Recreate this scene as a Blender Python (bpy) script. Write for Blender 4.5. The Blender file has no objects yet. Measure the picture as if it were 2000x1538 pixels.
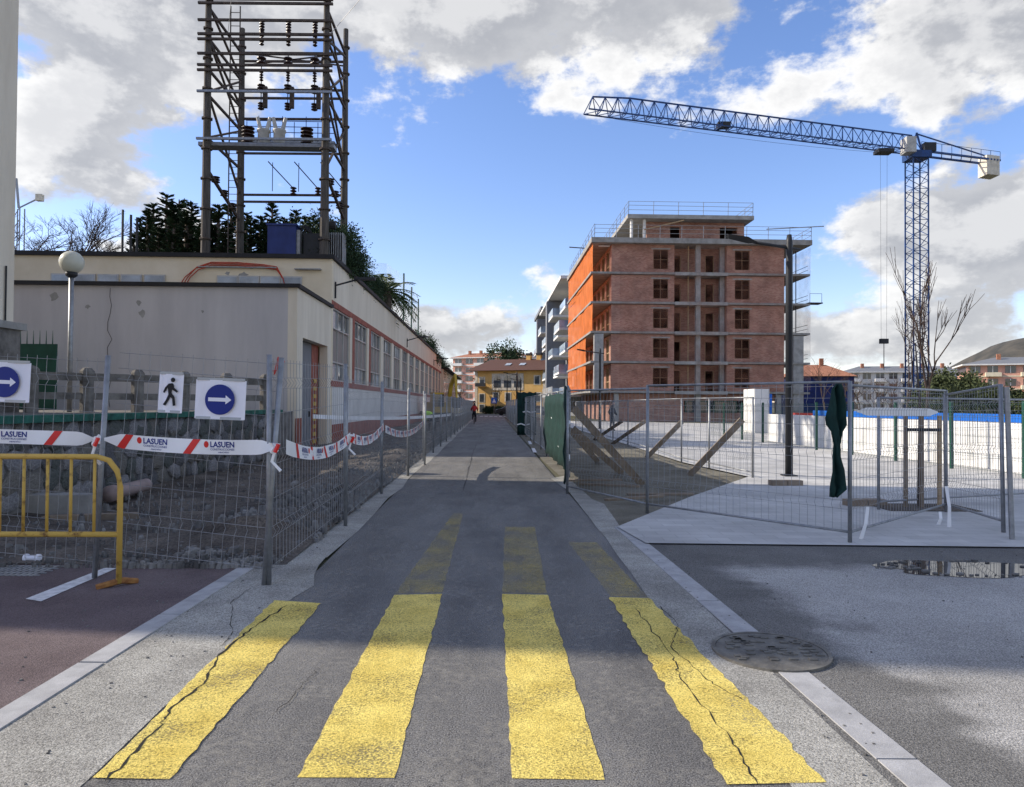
import bpy, math, random
from mathutils import Vector, Matrix
random.seed(7)
R = math.radians
sc = bpy.context.scene
C = sc.collection
# ------------------------------------------------------------------ camera
F_PX, HX, HY = 1400.0, 1000.0, 769.0
PITCH, ROLL = R(0.86), R(0.4)
fw = Vector((0, math.cos(PITCH), math.sin(PITCH)))
r0 = Vector((1, 0, 0)); u0 = Vector((0, -math.sin(PITCH), math.cos(PITCH)))
rt = r0 * math.cos(ROLL) + u0 * math.sin(ROLL)
up = -r0 * math.sin(ROLL) + u0 * math.cos(ROLL)
CAM = Vector((0, 0, 1.6))
cd = bpy.data.cameras.new('camera'); cam = bpy.data.objects.new('camera', cd); C.objects.link(cam)
m = Matrix((rt, up, -fw)).transposed().to_4x4(); m.translation = CAM
cam.matrix_world = m
cd.sensor_width = 36; cd.lens = 36 * F_PX / 2000; cd.clip_end = 5000; cd.clip_start = .05
sc.camera = cam
def ray(px, py): return fw + rt * ((px - HX) / F_PX) - up * ((py - HY) / F_PX)
def at(px, py, d):                       # the place at forward distance d that a sight line meets
    r = ray(px, py); return CAM + r * (d / r.y)
def gp(px, py, z=0.0):                   # the place on the level z
    r = ray(px, py); return CAM + r * ((z - CAM.z) / r.z)
RZ = math.atan(.03)                      # the street runs a little to the left
def RF(o, s, z=0.0):
    return Vector((o * math.cos(RZ) - s * math.sin(RZ), s * math.cos(RZ) + o * math.sin(RZ), z))
# ------------------------------------------------------------------ light
SUN_EL, SUN_AZ = R(30), R(6)
to_sun = Vector((-math.cos(SUN_AZ) * math.cos(SUN_EL), math.sin(SUN_AZ) * math.cos(SUN_EL), math.sin(SUN_EL)))
sd = bpy.data.lights.new('sun', 'SUN'); so = bpy.data.objects.new('sun', sd); C.objects.link(so)
sd.energy = 3.4; sd.angle = R(.53); sd.color = (1, .9, .76)
so.rotation_euler = (-to_sun).to_track_quat('-Z', 'Y').to_euler()
sc.view_settings.view_transform = 'Standard'; sc.view_settings.look = 'None'
sc.view_settings.exposure = 0.84; sc.view_settings.gamma = 1
wd = bpy.data.worlds.new('World'); sc.world = wd; wd.use_nodes = True
def build_sky():
    nt = wd.node_tree; N = nt.nodes; L = nt.links; N.clear()
    def nd(t, **k):
        n = N.new(t)
        for a, b in k.items(): setattr(n, a, b)
        return n
    def inp(s, v):
        if isinstance(v, bpy.types.NodeSocket): L.new(v, s)
        else: s.default_value = v
    def mt(op, a, b=0.0, c=None):
        n = nd('ShaderNodeMath', operation=op); inp(n.inputs[0], a); inp(n.inputs[1], b)
        if c is not None: inp(n.inputs[2], c)
        return n.outputs[0]
    def ss(x, a, b):
        n = nd('ShaderNodeMapRange', interpolation_type='SMOOTHSTEP'); inp(n.inputs[0], x)
        n.inputs[1].default_value = a; n.inputs[2].default_value = b; return n.outputs[0]
    out = nd('ShaderNodeOutputWorld'); bg = nd('ShaderNodeBackground')
    sky = nd('ShaderNodeTexSky', sky_type='NISHITA', sun_disc=False, sun_elevation=SUN_EL, sun_rotation=-(math.pi/2 - SUN_AZ))
    sky.air_density = 1.0; sky.dust_density = .5; sky.ozone_density = 2.0
    tc = nd('ShaderNodeTexCoord'); D = tc.outputs['Generated']
    def polar(vec):
        sp = nd('ShaderNodeSeparateXYZ'); L.new(vec, sp.inputs[0])
        return mt('ARCTAN2', sp.outputs[0], sp.outputs[1]), mt('ARCSINE', mt('MAXIMUM', mt('MINIMUM', sp.outputs[2], 1), -1))
    def base_noise(az, el):
        cb = nd('ShaderNodeCombineXYZ'); L.new(az, cb.inputs[0]); L.new(mt('MULTIPLY', el, 1.7), cb.inputs[1])
        def noise(s, det, ro, off):
            mp = nd('ShaderNodeMapping'); mp.inputs['Location'].default_value = off; L.new(cb.outputs[0], mp.inputs[0])
            n = nd('ShaderNodeTexNoise', noise_dimensions='2D'); n.inputs['Scale'].default_value = s; n.inputs['Detail'].default_value = det
            n.inputs['Roughness'].default_value = ro; L.new(mp.outputs[0], n.inputs[0]); return n.outputs[0]
        n1 = noise(5.0, 9, .6, (2.3, .7, 0)); n2 = noise(1.3, 1, .5, (5, 3, 0))
        return mt('ADD', mt('MULTIPLY', mt('SUBTRACT', n1, .5), 2.0), mt('MULTIPLY', mt('SUBTRACT', n2, .5), .9))
    az, el = polar(D); tot = None
    # cloud banks: azimuth, elevation, half width, half height (degrees), weight
    for a, e, w, h, k in ((-29, 22, 13, 11, .6), (4, 28.5, 20, 6, .68), (-20, 34, 30, 8, .5), (31, 12.4, 9, 3.4, .66), (-2, 5.4, 10, 3.2, .66), (27, 5, 12, 2.6, .6),
                          (33, 24.5, 8, 4, .6), (3, 10.8, 4, 1.6, .5), (10, 16, 12, 6, -.5), (25, 18, 7, 2.6, -.4), (-8, 17, 9, 8, -.35),
                          (-75, 28, 28, 16, .5), (75, 25, 28, 16, .5), (180, 30, 70, 22, .5), (0, 75, 200, 24, .4)):  # banks out of view, added and raised for a neutral fill light
        x = mt('DIVIDE', mt('SUBTRACT', az, R(a)), R(w)); y = mt('DIVIDE', mt('SUBTRACT', el, R(e)), R(h))
        g = mt('MULTIPLY', mt('EXPONENT', mt('MULTIPLY', mt('ADD', mt('MULTIPLY', x, x), mt('MULTIPLY', y, y)), -1.0)), k)
        tot = g if tot is None else mt('ADD', tot, g)
    tot = mt('SUBTRACT', tot, .22)
    d0 = mt('ADD', base_noise(az, el), tot)
    d1 = mt('ADD', base_noise(mt('SUBTRACT', az, .04), mt('ADD', el, .035)), tot)
    cover = ss(d0, .0, .26)
    lit = ss(mt('SUBTRACT', d0, d1), -.14, .22)
    thick = ss(d0, .12, .62)
    shade = mt('MULTIPLY', mt('ADD', .42, mt('MULTIPLY', lit, .58)), mt('SUBTRACT', 1.0, mt('MULTIPLY', thick, .38)))
    cc = nd('ShaderNodeMix', data_type='RGBA'); inp(cc.inputs[0], shade)
    cc.inputs[6].default_value = (1.35, 1.45, 1.7, 1); cc.inputs[7].default_value = (5.3, 5.25, 5.15, 1)
    mx = nd('ShaderNodeMix', data_type='RGBA'); inp(mx.inputs[0], mt('MULTIPLY', cover, .96))
    sat = nd('ShaderNodeHueSaturation'); sat.inputs['Saturation'].default_value = 1.15; sat.inputs['Value'].default_value = 1.15
    L.new(sky.outputs[0], sat.inputs['Color'])
    tint = nd('ShaderNodeVectorMath', operation='MULTIPLY'); L.new(sat.outputs[0], tint.inputs[0]); tint.inputs[1].default_value = (1.04, .9, 1.0)
    L.new(tint.outputs[0], mx.inputs[6]); L.new(cc.outputs[2], mx.inputs[7])
    L.new(mx.outputs[2], bg.inputs[0]); bg.inputs[1].default_value = .115
    L.new(bg.outputs[0], out.inputs[0])
build_sky()

# ------------------------------------------------------------------ materials
MATS = {}
def M(name, col, rough=.8, var=.18, scale=2.0, bump=0.0, bscale=60, metal=0.0, col2=None, spec=.3, stretch=(1, 1, 1), alpha=None, speck=0.0, speckscale=220, thr=(.35, .65)):
    if name in MATS: return MATS[name]
    mt = bpy.data.materials.new(name); mt.use_nodes = True; nt = mt.node_tree; N = nt.nodes; L = nt.links
    b = N['Principled BSDF']; b.inputs['Roughness'].default_value = rough; b.inputs['Metallic'].default_value = metal
    b.inputs['Specular IOR Level'].default_value = spec
    tc = N.new('ShaderNodeTexCoord'); mp = N.new('ShaderNodeMapping'); mp.inputs['Scale'].default_value = stretch
    L.new(tc.outputs['Object'], mp.inputs[0])
    n = N.new('ShaderNodeTexNoise'); n.inputs['Scale'].default_value = scale; n.inputs['Detail'].default_value = 8; n.inputs['Roughness'].default_value = .65
    L.new(mp.outputs[0], n.inputs[0])
    cr = N.new('ShaderNodeValToRGB'); L.new(n.outputs[0], cr.inputs[0])
    cr.color_ramp.elements[0].position, cr.color_ramp.elements[1].position = thr
    c2 = col2 or tuple(min(1, c * (1 + var)) for c in col); c1 = col if col2 else tuple(c * (1 - var) for c in col)
    cr.color_ramp.elements[0].color = (*c1, 1); cr.color_ramp.elements[1].color = (*c2, 1)
    o = cr.outputs[0]
    if speck:
        n2 = N.new('ShaderNodeTexNoise'); n2.inputs['Scale'].default_value = speckscale; n2.inputs['Detail'].default_value = 3
        L.new(tc.outputs['Object'], n2.inputs[0])
        mr = N.new('ShaderNodeMapRange'); L.new(n2.outputs[0], mr.inputs[0]); mr.inputs[1].default_value = .3; mr.inputs[2].default_value = .7
        mr.inputs[3].default_value = 1 - speck; mr.inputs[4].default_value = 1 + speck
        vm = N.new('ShaderNodeVectorMath'); vm.operation = 'SCALE'; L.new(o, vm.inputs[0]); L.new(mr.outputs[0], vm.inputs['Scale']); o = vm.outputs[0]
    L.new(o, b.inputs['Base Color'])
    if bump:
        n3 = N.new('ShaderNodeTexNoise'); n3.inputs['Scale'].default_value = bscale; n3.inputs['Detail'].default_value = 4
        L.new(tc.outputs['Object'], n3.inputs[0])
        bp = N.new('ShaderNodeBump'); bp.inputs['Strength'].default_value = bump; bp.inputs['Distance'].default_value = .02
        L.new(n3.outputs[0], bp.inputs['Height']); L.new(bp.outputs[0], b.inputs['Normal'])
    if alpha is not None: b.inputs['Alpha'].default_value = alpha
    MATS[name] = mt; return mt
def brickmat(name, c1, c2, mortar, bw=.24, bh=.075, msize=.012, bump=.5, axis='xz', stain=.35):
    mt = bpy.data.materials.new(name); mt.use_nodes = True; nt = mt.node_tree; N = nt.nodes; L = nt.links
    b = N['Principled BSDF']; b.inputs['Roughness'].default_value = .9
    tc = N.new('ShaderNodeTexCoord'); sp = N.new('ShaderNodeSeparateXYZ'); L.new(tc.outputs['Object'], sp.inputs[0])
    cb = N.new('ShaderNodeCombineXYZ')
    if axis == 'xz':
        ad = N.new('ShaderNodeMath'); ad.operation = 'ADD'; L.new(sp.outputs[0], ad.inputs[0]); L.new(sp.outputs[1], ad.inputs[1])
        L.new(ad.outputs[0], cb.inputs[0]); L.new(sp.outputs[2], cb.inputs[1])
    else:
        L.new(sp.outputs[0], cb.inputs[0]); L.new(sp.outputs[1], cb.inputs[1])
    t = N.new('ShaderNodeTexBrick'); L.new(cb.outputs[0], t.inputs[0]); t.inputs['Scale'].default_value = 1
    t.inputs['Brick Width'].default_value = bw; t.inputs['Row Height'].default_value = bh; t.inputs['Mortar Size'].default_value = msize
    t.inputs['Color1'].default_value = (*c1, 1); t.inputs['Color2'].default_value = (*c2, 1); t.inputs['Mortar'].default_value = (*mortar, 1)
    n = N.new('ShaderNodeTexNoise'); n.inputs['Scale'].default_value = .9; n.inputs['Detail'].default_value = 7; L.new(tc.outputs['Object'], n.inputs[0])
    mr = N.new('ShaderNodeMapRange'); L.new(n.outputs[0], mr.inputs[0]); mr.inputs[1].default_value = .3; mr.inputs[2].default_value = .7
    mr.inputs[3].default_value = 1 - stain; mr.inputs[4].default_value = 1 + stain
    vm = N.new('ShaderNodeVectorMath'); vm.operation = 'SCALE'; L.new(t.outputs[0], vm.inputs[0]); L.new(mr.outputs[0], vm.inputs['Scale'])
    L.new(vm.outputs[0], b.inputs['Base Color'])
    bp = N.new('ShaderNodeBump'); bp.inputs['Strength'].default_value = bump; bp.inputs['Distance'].default_value = .01; bp.invert = True
    L.new(t.outputs['Fac'], bp.inputs['Height']); L.new(bp.outputs[0], b.inputs['Normal'])
    MATS[name] = mt; return mt
def netmat(name, col, opacity):
    mt = bpy.data.materials.new(name); mt.use_nodes = True; nt = mt.node_tree; N = nt.nodes; L = nt.links
    b = N['Principled BSDF']; b.inputs['Base Color'].default_value = (*col, 1); b.inputs['Roughness'].default_value = .7
    tl = N.new('ShaderNodeBsdfTranslucent'); tl.inputs[0].default_value = (*col, 1)
    m1 = N.new('ShaderNodeMixShader'); m1.inputs[0].default_value = .3; L.new(b.outputs[0], m1.inputs[1]); L.new(tl.outputs[0], m1.inputs[2])
    tr = N.new('ShaderNodeBsdfTransparent'); m2 = N.new('ShaderNodeMixShader')
    n = N.new('ShaderNodeTexNoise'); n.inputs['Scale'].default_value = .8; tc = N.new('ShaderNodeTexCoord'); L.new(tc.outputs['Object'], n.inputs[0])
    mr = N.new('ShaderNodeMapRange'); L.new(n.outputs[0], mr.inputs[0]); mr.inputs[1].default_value = .3; mr.inputs[2].default_value = .7
    mr.inputs[3].default_value = max(0, opacity - .12); mr.inputs[4].default_value = opacity + .12
    L.new(mr.outputs[0], m2.inputs[0]); L.new(tr.outputs[0], m2.inputs[1]); L.new(m1.outputs[0], m2.inputs[2])
    L.new(m2.outputs[0], N['Material Output'].inputs[0]); MATS[name] = mt; return mt
def glassmat(name, col=(.05, .06, .07), rough=.06):
    return M(name, col, rough=rough, var=.4, scale=.6, spec=.8)

asphalt = M('asphalt', (.092, .09, .088), .9, scale=.9, stretch=(1.6, .4, 1), col2=(.215, .21, .2), speck=.95, speckscale=125, bump=.5, bscale=170, thr=(.3, .72))
gutter = M('rough_concrete', (.23, .222, .2), .92, scale=1.2, col2=(.4, .39, .35), speck=.6, speckscale=120, bump=.5, bscale=150)
kerbm = M('granite_kerb', (.36, .36, .36), .8, var=.15, scale=6, speck=.2, speckscale=260, bump=.15, bscale=200)
lane = M('red_lane_asphalt', (.105, .078, .08), .9, scale=1.3, col2=(.16, .125, .125), speck=.45, speckscale=140, bump=.5, bscale=130)
gravel = M('packed_gravel', (.27, .262, .245), .95, scale=.8, col2=(.44, .43, .405), speck=.6, speckscale=110, bump=.6, bscale=130, thr=(.3, .7))
dirt = M('dark_dirt', (.052, .044, .038), .95, scale=1.3, col2=(.14, .12, .1), speck=.5, speckscale=40, bump=1, bscale=25)
mud = M('olive_dirt', (.10, .09, .065), .95, scale=1.1, col2=(.2, .185, .145), speck=.4, speckscale=60, bump=.8, bscale=40)
rock = M('broken_concrete', (.075, .073, .07), .95, scale=2.5, col2=(.25, .243, .23), bump=.5, bscale=30)
yel = M('yellow_paint', (.6, .45, .09), .8, scale=3, col2=(.8, .64, .17), speck=.35, speckscale=125, bump=.5, bscale=170, thr=(.3, .6))
def wear(mat, lo, hi, a0, a1, sc=60):
    nt = mat.node_tree; N = nt.nodes; L = nt.links; tc = N.new('ShaderNodeTexCoord'); n = N.new('ShaderNodeTexNoise'); n.inputs['Scale'].default_value = sc; n.inputs['Detail'].default_value = 5; L.new(tc.outputs['Object'], n.inputs[0])
    n2 = N.new('ShaderNodeTexNoise'); n2.inputs['Scale'].default_value = 2.2; n2.inputs['Detail'].default_value = 4; L.new(tc.outputs['Object'], n2.inputs[0])
    ad = N.new('ShaderNodeMath'); ad.operation = 'MULTIPLY_ADD'; L.new(n2.outputs[0], ad.inputs[0]); ad.inputs[1].default_value = .6; L.new(n.outputs[0], ad.inputs[2])
    mr = N.new('ShaderNodeMapRange'); L.new(ad.outputs[0], mr.inputs[0]); mr.inputs[1].default_value = lo; mr.inputs[2].default_value = hi; mr.inputs[3].default_value = a0; mr.inputs[4].default_value = a1
    L.new(mr.outputs[0], N['Principled BSDF'].inputs['Alpha'])
wear(yel, .6, .84, .3, 1.0, 90)
white_paint = M('white_paint', (.45, .45, .45), .8, scale=14, col2=(.75, .75, .74), speck=.2)
crackm = M('crack_gap_shade', (.02, .019, .017), .95)  # shade inside an open crack, painted as near-black strips
paving = brickmat('paving_slabs', (.40, .395, .38), (.48, .475, .455), (.35, .345, .33), .4, .2, .006, .2, 'xy', .2)
concrete = M('concrete', (.3, .295, .28), .88, var=.22, scale=1.5, bump=.25, bscale=40)
concrete_d = M('weathered_concrete', (.085, .08, .075), .92, scale=3, col2=(.2, .19, .175), bump=.5, bscale=30)
galv = M('galvanised_steel', (.28, .29, .3), .5, var=.2, scale=8, metal=.6)
wirem = M('galvanised_wire', (.3, .305, .31), .55, var=.2, metal=.5)
dkmetal = M('dark_painted_metal', (.022, .024, .028), .5, var=.2)
cream = M('cream_render', (.62, .54, .39), .9, scale=.7, col2=(.72, .64, .49), bump=.15, bscale=80)
cream_f = M('pale_cream_render', (.58, .52, .42), .9, scale=.9, col2=(.69, .63, .52), bump=.15, bscale=80, stretch=(1.5, 1.5, .25))
greywall = M('lavender_grey_render', (.42, .405, .41), .9, scale=.8, col2=(.5, .485, .485), bump=.15, bscale=60, stretch=(1.4, 1, .25))
redtrim = M('brick_red_paint', (.26, .085, .06), .8, var=.25, scale=3)
black_trim = M('black_roof_edge', (.018, .018, .02), .7)
whitewall = M('white_render', (.62, .61, .58), .9, var=.1, scale=1)
glass = glassmat('window_glass'); glass_l = glassmat('pale_window_glass', (.3, .34, .38), .15)
panel_t = M('taupe_panel', (.26, .225, .205), .7, var=.15, scale=2, stretch=(6, 6, .3))
alu = M('aluminium_frame', (.42, .42, .41), .5, var=.1, metal=.3)
polec = M('pole_concrete', (.05, .045, .04), .9, scale=3, col2=(.11, .1, .088), bump=.3, stretch=(3, 3, .4))
rustm = M('dark_rusty_steel', (.04, .034, .03), .8, scale=6, col2=(.1, .075, .06))
insul = M('brown_insulator', (.03, .015, .012), .3)
cerg = M('grey_ceramic', (.4, .4, .38), .5)
navy = M('navy_steel', (.02, .035, .14), .5, var=.2)
brick = brickmat('red_brick', (.3, .12, .082), (.43, .225, .16), (.31, .23, .19), .26, .095, .012, .5, 'xz', .24)
slabm = M('site_concrete', (.2, .19, .175), .9, scale=1.2, col2=(.33, .32, .3), bump=.3, bscale=30)
wood = M('raw_timber', (.3, .21, .12), .85, scale=3, col2=(.46, .34, .2), stretch=(1, 1, 8))
frm = M('old_frame', (.16, .1, .06), .85, var=.3)
woodg = M('grey_timber', (.16, .125, .09), .85, scale=3, col2=(.27, .215, .16), bump=.2)
darkin = M('interior_shade', (.03, .016, .012), .95)  # darkness of the unlit rooms is put into this colour
orange = netmat('orange_netting', (.85, .22, .035), .68)
pinknet = netmat('pale_netting', (.7, .45, .38), .22)
frontnet = netmat('brown_netting', (.42, .18, .11), .13)
clear = netmat('clear_mesh', (.55, .65, .72), .25)
greycl = M('slate_grey_cladding', (.17, .18, .195), .7, var=.1)
whitec = M('white_concrete', (.66, .66, .64), .8, var=.08)
railg = glassmat('balcony_glass', (.28, .36, .45), .15)
ochre = M('ochre_render', (.5, .29, .085), .9, scale=.6, col2=(.62, .39, .14))
stonet = M('pale_stone_trim', (.5, .45, .36), .9, var=.2, scale=3)
tile = M('brown_roof_tile', (.09, .045, .035), .85, var=.35, scale=2, stretch=(5, 5, 5))
tile_o = M('terracotta_tile', (.33, .15, .09), .85, var=.3, scale=3)
pinkw = M('salmon_render', (.6, .33, .25), .9, var=.12); beige = M('beige_render', (.62, .56, .42), .9, var=.1)
cranem = M('crane_blue', (.012, .05, .17), .5, var=.3, scale=1); cwm = M('counterweight_concrete', (.6, .56, .47), .85, var=.15)
greenc = M('dark_green_shade_cloth', (.005, .028, .024), .8, var=.35, scale=5, bump=.3, bscale=20)
greenp = M('dark_green_paint', (.01, .06, .04), .5, var=.2); green_cop = M('green_coping', (.02, .10, .075), .8, var=.4, scale=6)
stonem = [M('wall_stone_%d' % i, c, .95, scale=7, col2=tuple(x * 2.3 for x in c), bump=.7, bscale=22) for i, c in enumerate(((.07, .07, .072), (.1, .095, .085), (.06, .065, .06), (.13, .128, .13)))]
bark = M('bark', (.06, .045, .035), .95, scale=8, col2=(.13, .105, .085)); twig = M('twig', (.06, .042, .033), .95)
leafd = M('conifer_green', (.014, .034, .018), .8, scale=1.6, col2=(.05, .088, .035)); leafm = M('leaf_green', (.025, .05, .018), .7, scale=.7, col2=(.075, .11, .035))
palmm = M('palm_green', (.03, .06, .02), .6, col2=(.09, .12, .04)); leafb = M('olive_bush', (.03, .045, .018), .8, scale=.5, col2=(.08, .095, .035))
paper = M('white_paper', (.78, .78, .84), .45, var=.03); blue = M('sign_blue', (.012, .025, .2), .5, var=.1); blk = M('print_black', (.012, .012, .014), .6)
tapew = M('white_tape', (.8, .8, .8), .4, var=.05); taper = M('red_tape_print', (.62, .03, .025), .4, var=.1); navyp = M('navy_print', (.015, .03, .2), .5)
yelpipe = M('yellow_barrier_paint', (.16, .08, .03), .65, scale=7, col2=(.55, .36, .08), thr=(.34, .46)); rustf = M('rust', (.2, .08, .03), .9, scale=12, col2=(.4, .2, .06))
clay = M('pink_clay_pipe', (.3, .235, .22), .8, var=.2); globe = M('opal_globe', (.5, .5, .42), .35, var=.08)
hivis = M('hivis_yellow', (.45, .85, .03), .6); trouser = M('dark_trousers', (.015, .017, .025), .9); skin = M('skin', (.5, .3, .22), .6); redj = M('red_jacket', (.35, .02, .02), .8); hairm = M('hair', (.03, .02, .015), .8)
hoard = M('white_hoarding', (.5, .5, .48), .6, scale=2.5, col2=(.74, .74, .73), stretch=(1, 1, .25), thr=(.3, .5)); hblue = M('blue_hoarding', (.01, .12, .5), .5, var=.1)
redc = M('red_container', (.35, .04, .03), .6, var=.2); tarp = M('blue_tarp', (.01, .022, .12), .6, var=.3); excy = M('machine_yellow', (.5, .33, .04), .5); tyre = M('tyre', (.015, .015, .015), .9)
water = M('puddle_water', (.02, .02, .022), .02, var=.1, spec=.9); iron = M('cast_iron', (.1, .095, .085), .65, scale=8, col2=(.2, .19, .165), metal=.3, bump=.4, bscale=40)
hillm = M('wooded_hill', (.04, .042, .04), .95, scale=.06, col2=(.085, .078, .066), bump=1, bscale=.5); redcable = M('red_cable', (.4, .04, .015), .5)
gmat = M('waste_ground', (.06, .07, .035), .95, scale=.05, col2=(.14, .125, .085))

# ------------------------------------------------------------------ mesh helpers
class MB:
    def __init__(s): s.v = []; s.f = []
    def add(s, vs, fs):
        n = len(s.v); s.v += [tuple(v) for v in vs]; s.f += [tuple(i + n for i in f) for f in fs]; return s
    def box(s, x0, x1, y0, y1, z0, z1):
        return s.add([(x, y, z) for z in (z0, z1) for x, y in ((x0, y0), (x1, y0), (x1, y1), (x0, y1))], [(3, 2, 1, 0), (4, 5, 6, 7), (0, 1, 5, 4), (1, 2, 6, 5), (2, 3, 7, 6), (3, 0, 4, 7)])
    def tube(s, pts, r, n=6, caps=True):
        pts = [Vector(p) for p in pts]; rs = r if isinstance(r, (list, tuple)) else [r] * len(pts); vs = []; fs = []
        for i, p in enumerate(pts):
            t = (pts[min(i + 1, len(pts) - 1)] - pts[max(i - 1, 0)])
            if t.length < 1e-7: t = Vector((0, 0, 1))
            t.normalize(); a = t.cross(Vector((0, 0, 1)) if abs(t.z) < .95 else Vector((0, 1, 0))).normalized(); b = t.cross(a)
            for k in range(n):
                q = 2 * math.pi * (k + .5) / n; vs.append(p + (a * math.cos(q) + b * math.sin(q)) * rs[i])
        for i in range(len(pts) - 1):
            for k in range(n): fs.append((i * n + k, i * n + (k + 1) % n, (i + 1) * n + (k + 1) % n, (i + 1) * n + k))
        if caps: fs.append(tuple(range(n - 1, -1, -1))); fs.append(tuple((len(pts) - 1) * n + k for k in range(n)))
        return s.add(vs, fs)
    def bar(s, p, q, r): return s.tube([p, q], r * 1.3, 4)
    def prism(s, pts, z0, z1):
        n = len(pts)
        return s.add([(x, y, z0) for x, y in pts] + [(x, y, z1) for x, y in pts], [tuple(range(n - 1, -1, -1)), tuple(range(n, 2 * n))] + [(i, (i + 1) % n, n + (i + 1) % n, n + i) for i in range(n)])
    def slab(s, pts, axis, a, b):      # outline in a vertical plane, given thickness: axis 'y' -> pts are (x, z)
        n = len(pts); mk = (lambda p, t: (p[0], t, p[1])) if axis == 'y' else (lambda p, t: (t, p[0], p[1]))
        return s.add([mk(p, a) for p in pts] + [mk(p, b) for p in pts], [tuple(range(n)), tuple(range(2 * n - 1, n - 1, -1))] + [(i, n + i, n + (i + 1) % n, (i + 1) % n) for i in range(n)])
    def lathe(s, prof, n=12, c=(0, 0, 0)):
        vs = [(c[0] + r * math.cos(2 * math.pi * k / n), c[1] + r * math.sin(2 * math.pi * k / n), c[2] + z) for r, z in prof for k in range(n)]
        fs = [(i * n + k, i * n + (k + 1) % n, (i + 1) * n + (k + 1) % n, (i + 1) * n + k) for i in range(len(prof) - 1) for k in range(n)]
        return s.add(vs, fs + [tuple(range(n - 1, -1, -1)), tuple((len(prof) - 1) * n + k for k in range(n))])
    def build(s, name, mat, parent=None, smooth=False, **props):
        me = bpy.data.meshes.new(name); me.from_pydata(s.v, [], s.f); me.materials.append(mat); me.update()
        if smooth: me.shade_smooth()
        return link(name, me, parent, **props)
def link(name, me, parent=None, **props):
    o = bpy.data.objects.new(name, me); C.objects.link(o)
    if parent: o.parent = parent
    for k, v in props.items(): o[k] = v
    return o
def thing(name, label, cat, loc=(0, 0, 0), rz=0, group=None):
    o = bpy.data.objects.new(name, None); C.objects.link(o); o.location = loc; o.rotation_euler = (0, 0, rz)
    o['label'] = label; o['category'] = cat
    if group: o['group'] = group
    return o
def box(name, mat, parent, *b, **k): return MB().box(*b).build(name, mat, parent, **k)
def copy_tree(o, parent=None):
    c = o.copy(); C.objects.link(c); c.parent = parent
    for ch in list(o.children): copy_tree(ch, c)
    return c
_txt = {}
def text_geo(s, shear=0.0, bold=.012):
    if s in _txt: return _txt[s]
    cu = bpy.data.curves.new('t', 'FONT'); cu.body = s; cu.size = 1; cu.offset = bold; cu.resolution_u = 2; cu.shear = shear
    o = bpy.data.objects.new('t', cu); C.objects.link(o); bpy.context.view_layer.update()
    me = o.evaluated_get(bpy.context.evaluated_depsgraph_get()).to_mesh()
    vs = [tuple(v.co) for v in me.vertices]; fs = [tuple(p.vertices) for p in me.polygons]
    o.to_mesh_clear(); bpy.data.objects.remove(o); bpy.data.curves.remove(cu)
    x0 = min(v[0] for v in vs); x1 = max(v[0] for v in vs); y0 = min(v[1] for v in vs); y1 = max(v[1] for v in vs)
    _txt[s] = ([((v[0] - x0) / (x1 - x0), (v[1] - y0) / (y1 - y0)) for v in vs], fs); return _txt[s]

# ------------------------------------------------------------------ the ground
def sheet(name, pts, z, mat, kind='structure', parent=None):
    me = MB(); me.add([(p[0], p[1], z) for p in pts], [tuple(range(len(pts)))])
    return me.build(name, mat, parent, **({'kind': kind} if kind else {}))
sheet('ground', [(-900, -60), (900, -60), (900, 1500), (-900, 1500)], -.03, gmat)
def rp(o, s): v = RF(o, s); return (v.x, v.y)
road = sheet('road', [(-1.8, -4), (1.5, -4), (1.2, 6), rp(1.42, 12), rp(1.5, 60), rp(1.75, 100), rp(30, 104), rp(30, 113), rp(-40, 113), rp(-40, 104), rp(-1.9, 100), rp(-1.75, 20), (-1.85, 7)], 0.0, asphalt)
dust = M('road_dust', (.36, .34, .3), .95, scale=4, col2=(.46, .44, .39), speck=.3, speckscale=120); wear(dust, .74, 1.1, .0, .4, 22)
sheet('dust_film', [(-1.75, -3), (1.2, -3), (1.1, 6), rp(1.38, 12), rp(1.45, 45), rp(-1.7, 45), (-1.8, 7)], .0015, dust, None, road)
def wob(a, b, n, amp):
    a = Vector(a); b = Vector(b); pts = []
    for i in range(n + 1):
        p = a.lerp(b, i / n)
        if 0 < i < n: p = p + Vector((random.uniform(-amp, amp), random.uniform(-amp, amp)))
        pts.append((p.x, p.y))
    return pts
def g2(px, py): v = gp(px, py); return (v.x, v.y)
# gutters of rough concrete, either side of the asphalt
sheet('gutter_left', wob((-2.5, -4), (-2.5, 7.1), 2, 0) + wob((-2.05, 8.2), (-1.72, 6.3), 5, .04) + wob((-1.78, 5.9), (-1.8, -4), 14, .035), .004, gutter)
sheet('gutter_right', wob((1.36, -4), (1.14, 6), 14, .03) + wob((1.14, 6), g2(1150, 1010), 5, .03) + [g2(1130, 965), g2(1180, 985), g2(1205, 1020), (1.42, 9.3), (1.84, -4)], .004, gutter)
sheet('apron', [g2(1075, 935), g2(1110, 960), g2(1165, 1030), g2(1200, 1022), g2(1150, 970), g2(1105, 930)], .006, gutter)
sheet('cycle_lane', [(-9, -4), (-2.6, -4), (-2.62, 7.05), (-9, 7.2)], .004, lane)
box('terrace', concrete_d, None, -30, -6.72, 8, 22, -.02, 1.34, kind='structure')
sheet('packed_gravel_yard', [(1.3, -4), (30, -4), (30, 8.0), (1.2, 8.3)], .0025, gravel)
sheet('pavement', [g2(1205, 1032), (1.55, 8.25), (30, 7.7), (30, 60), rp(5.6, 70), rp(5.5, 30), g2(1331, 904), g2(1462, 933), g2(1350, 972)], .02, paving)
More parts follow.
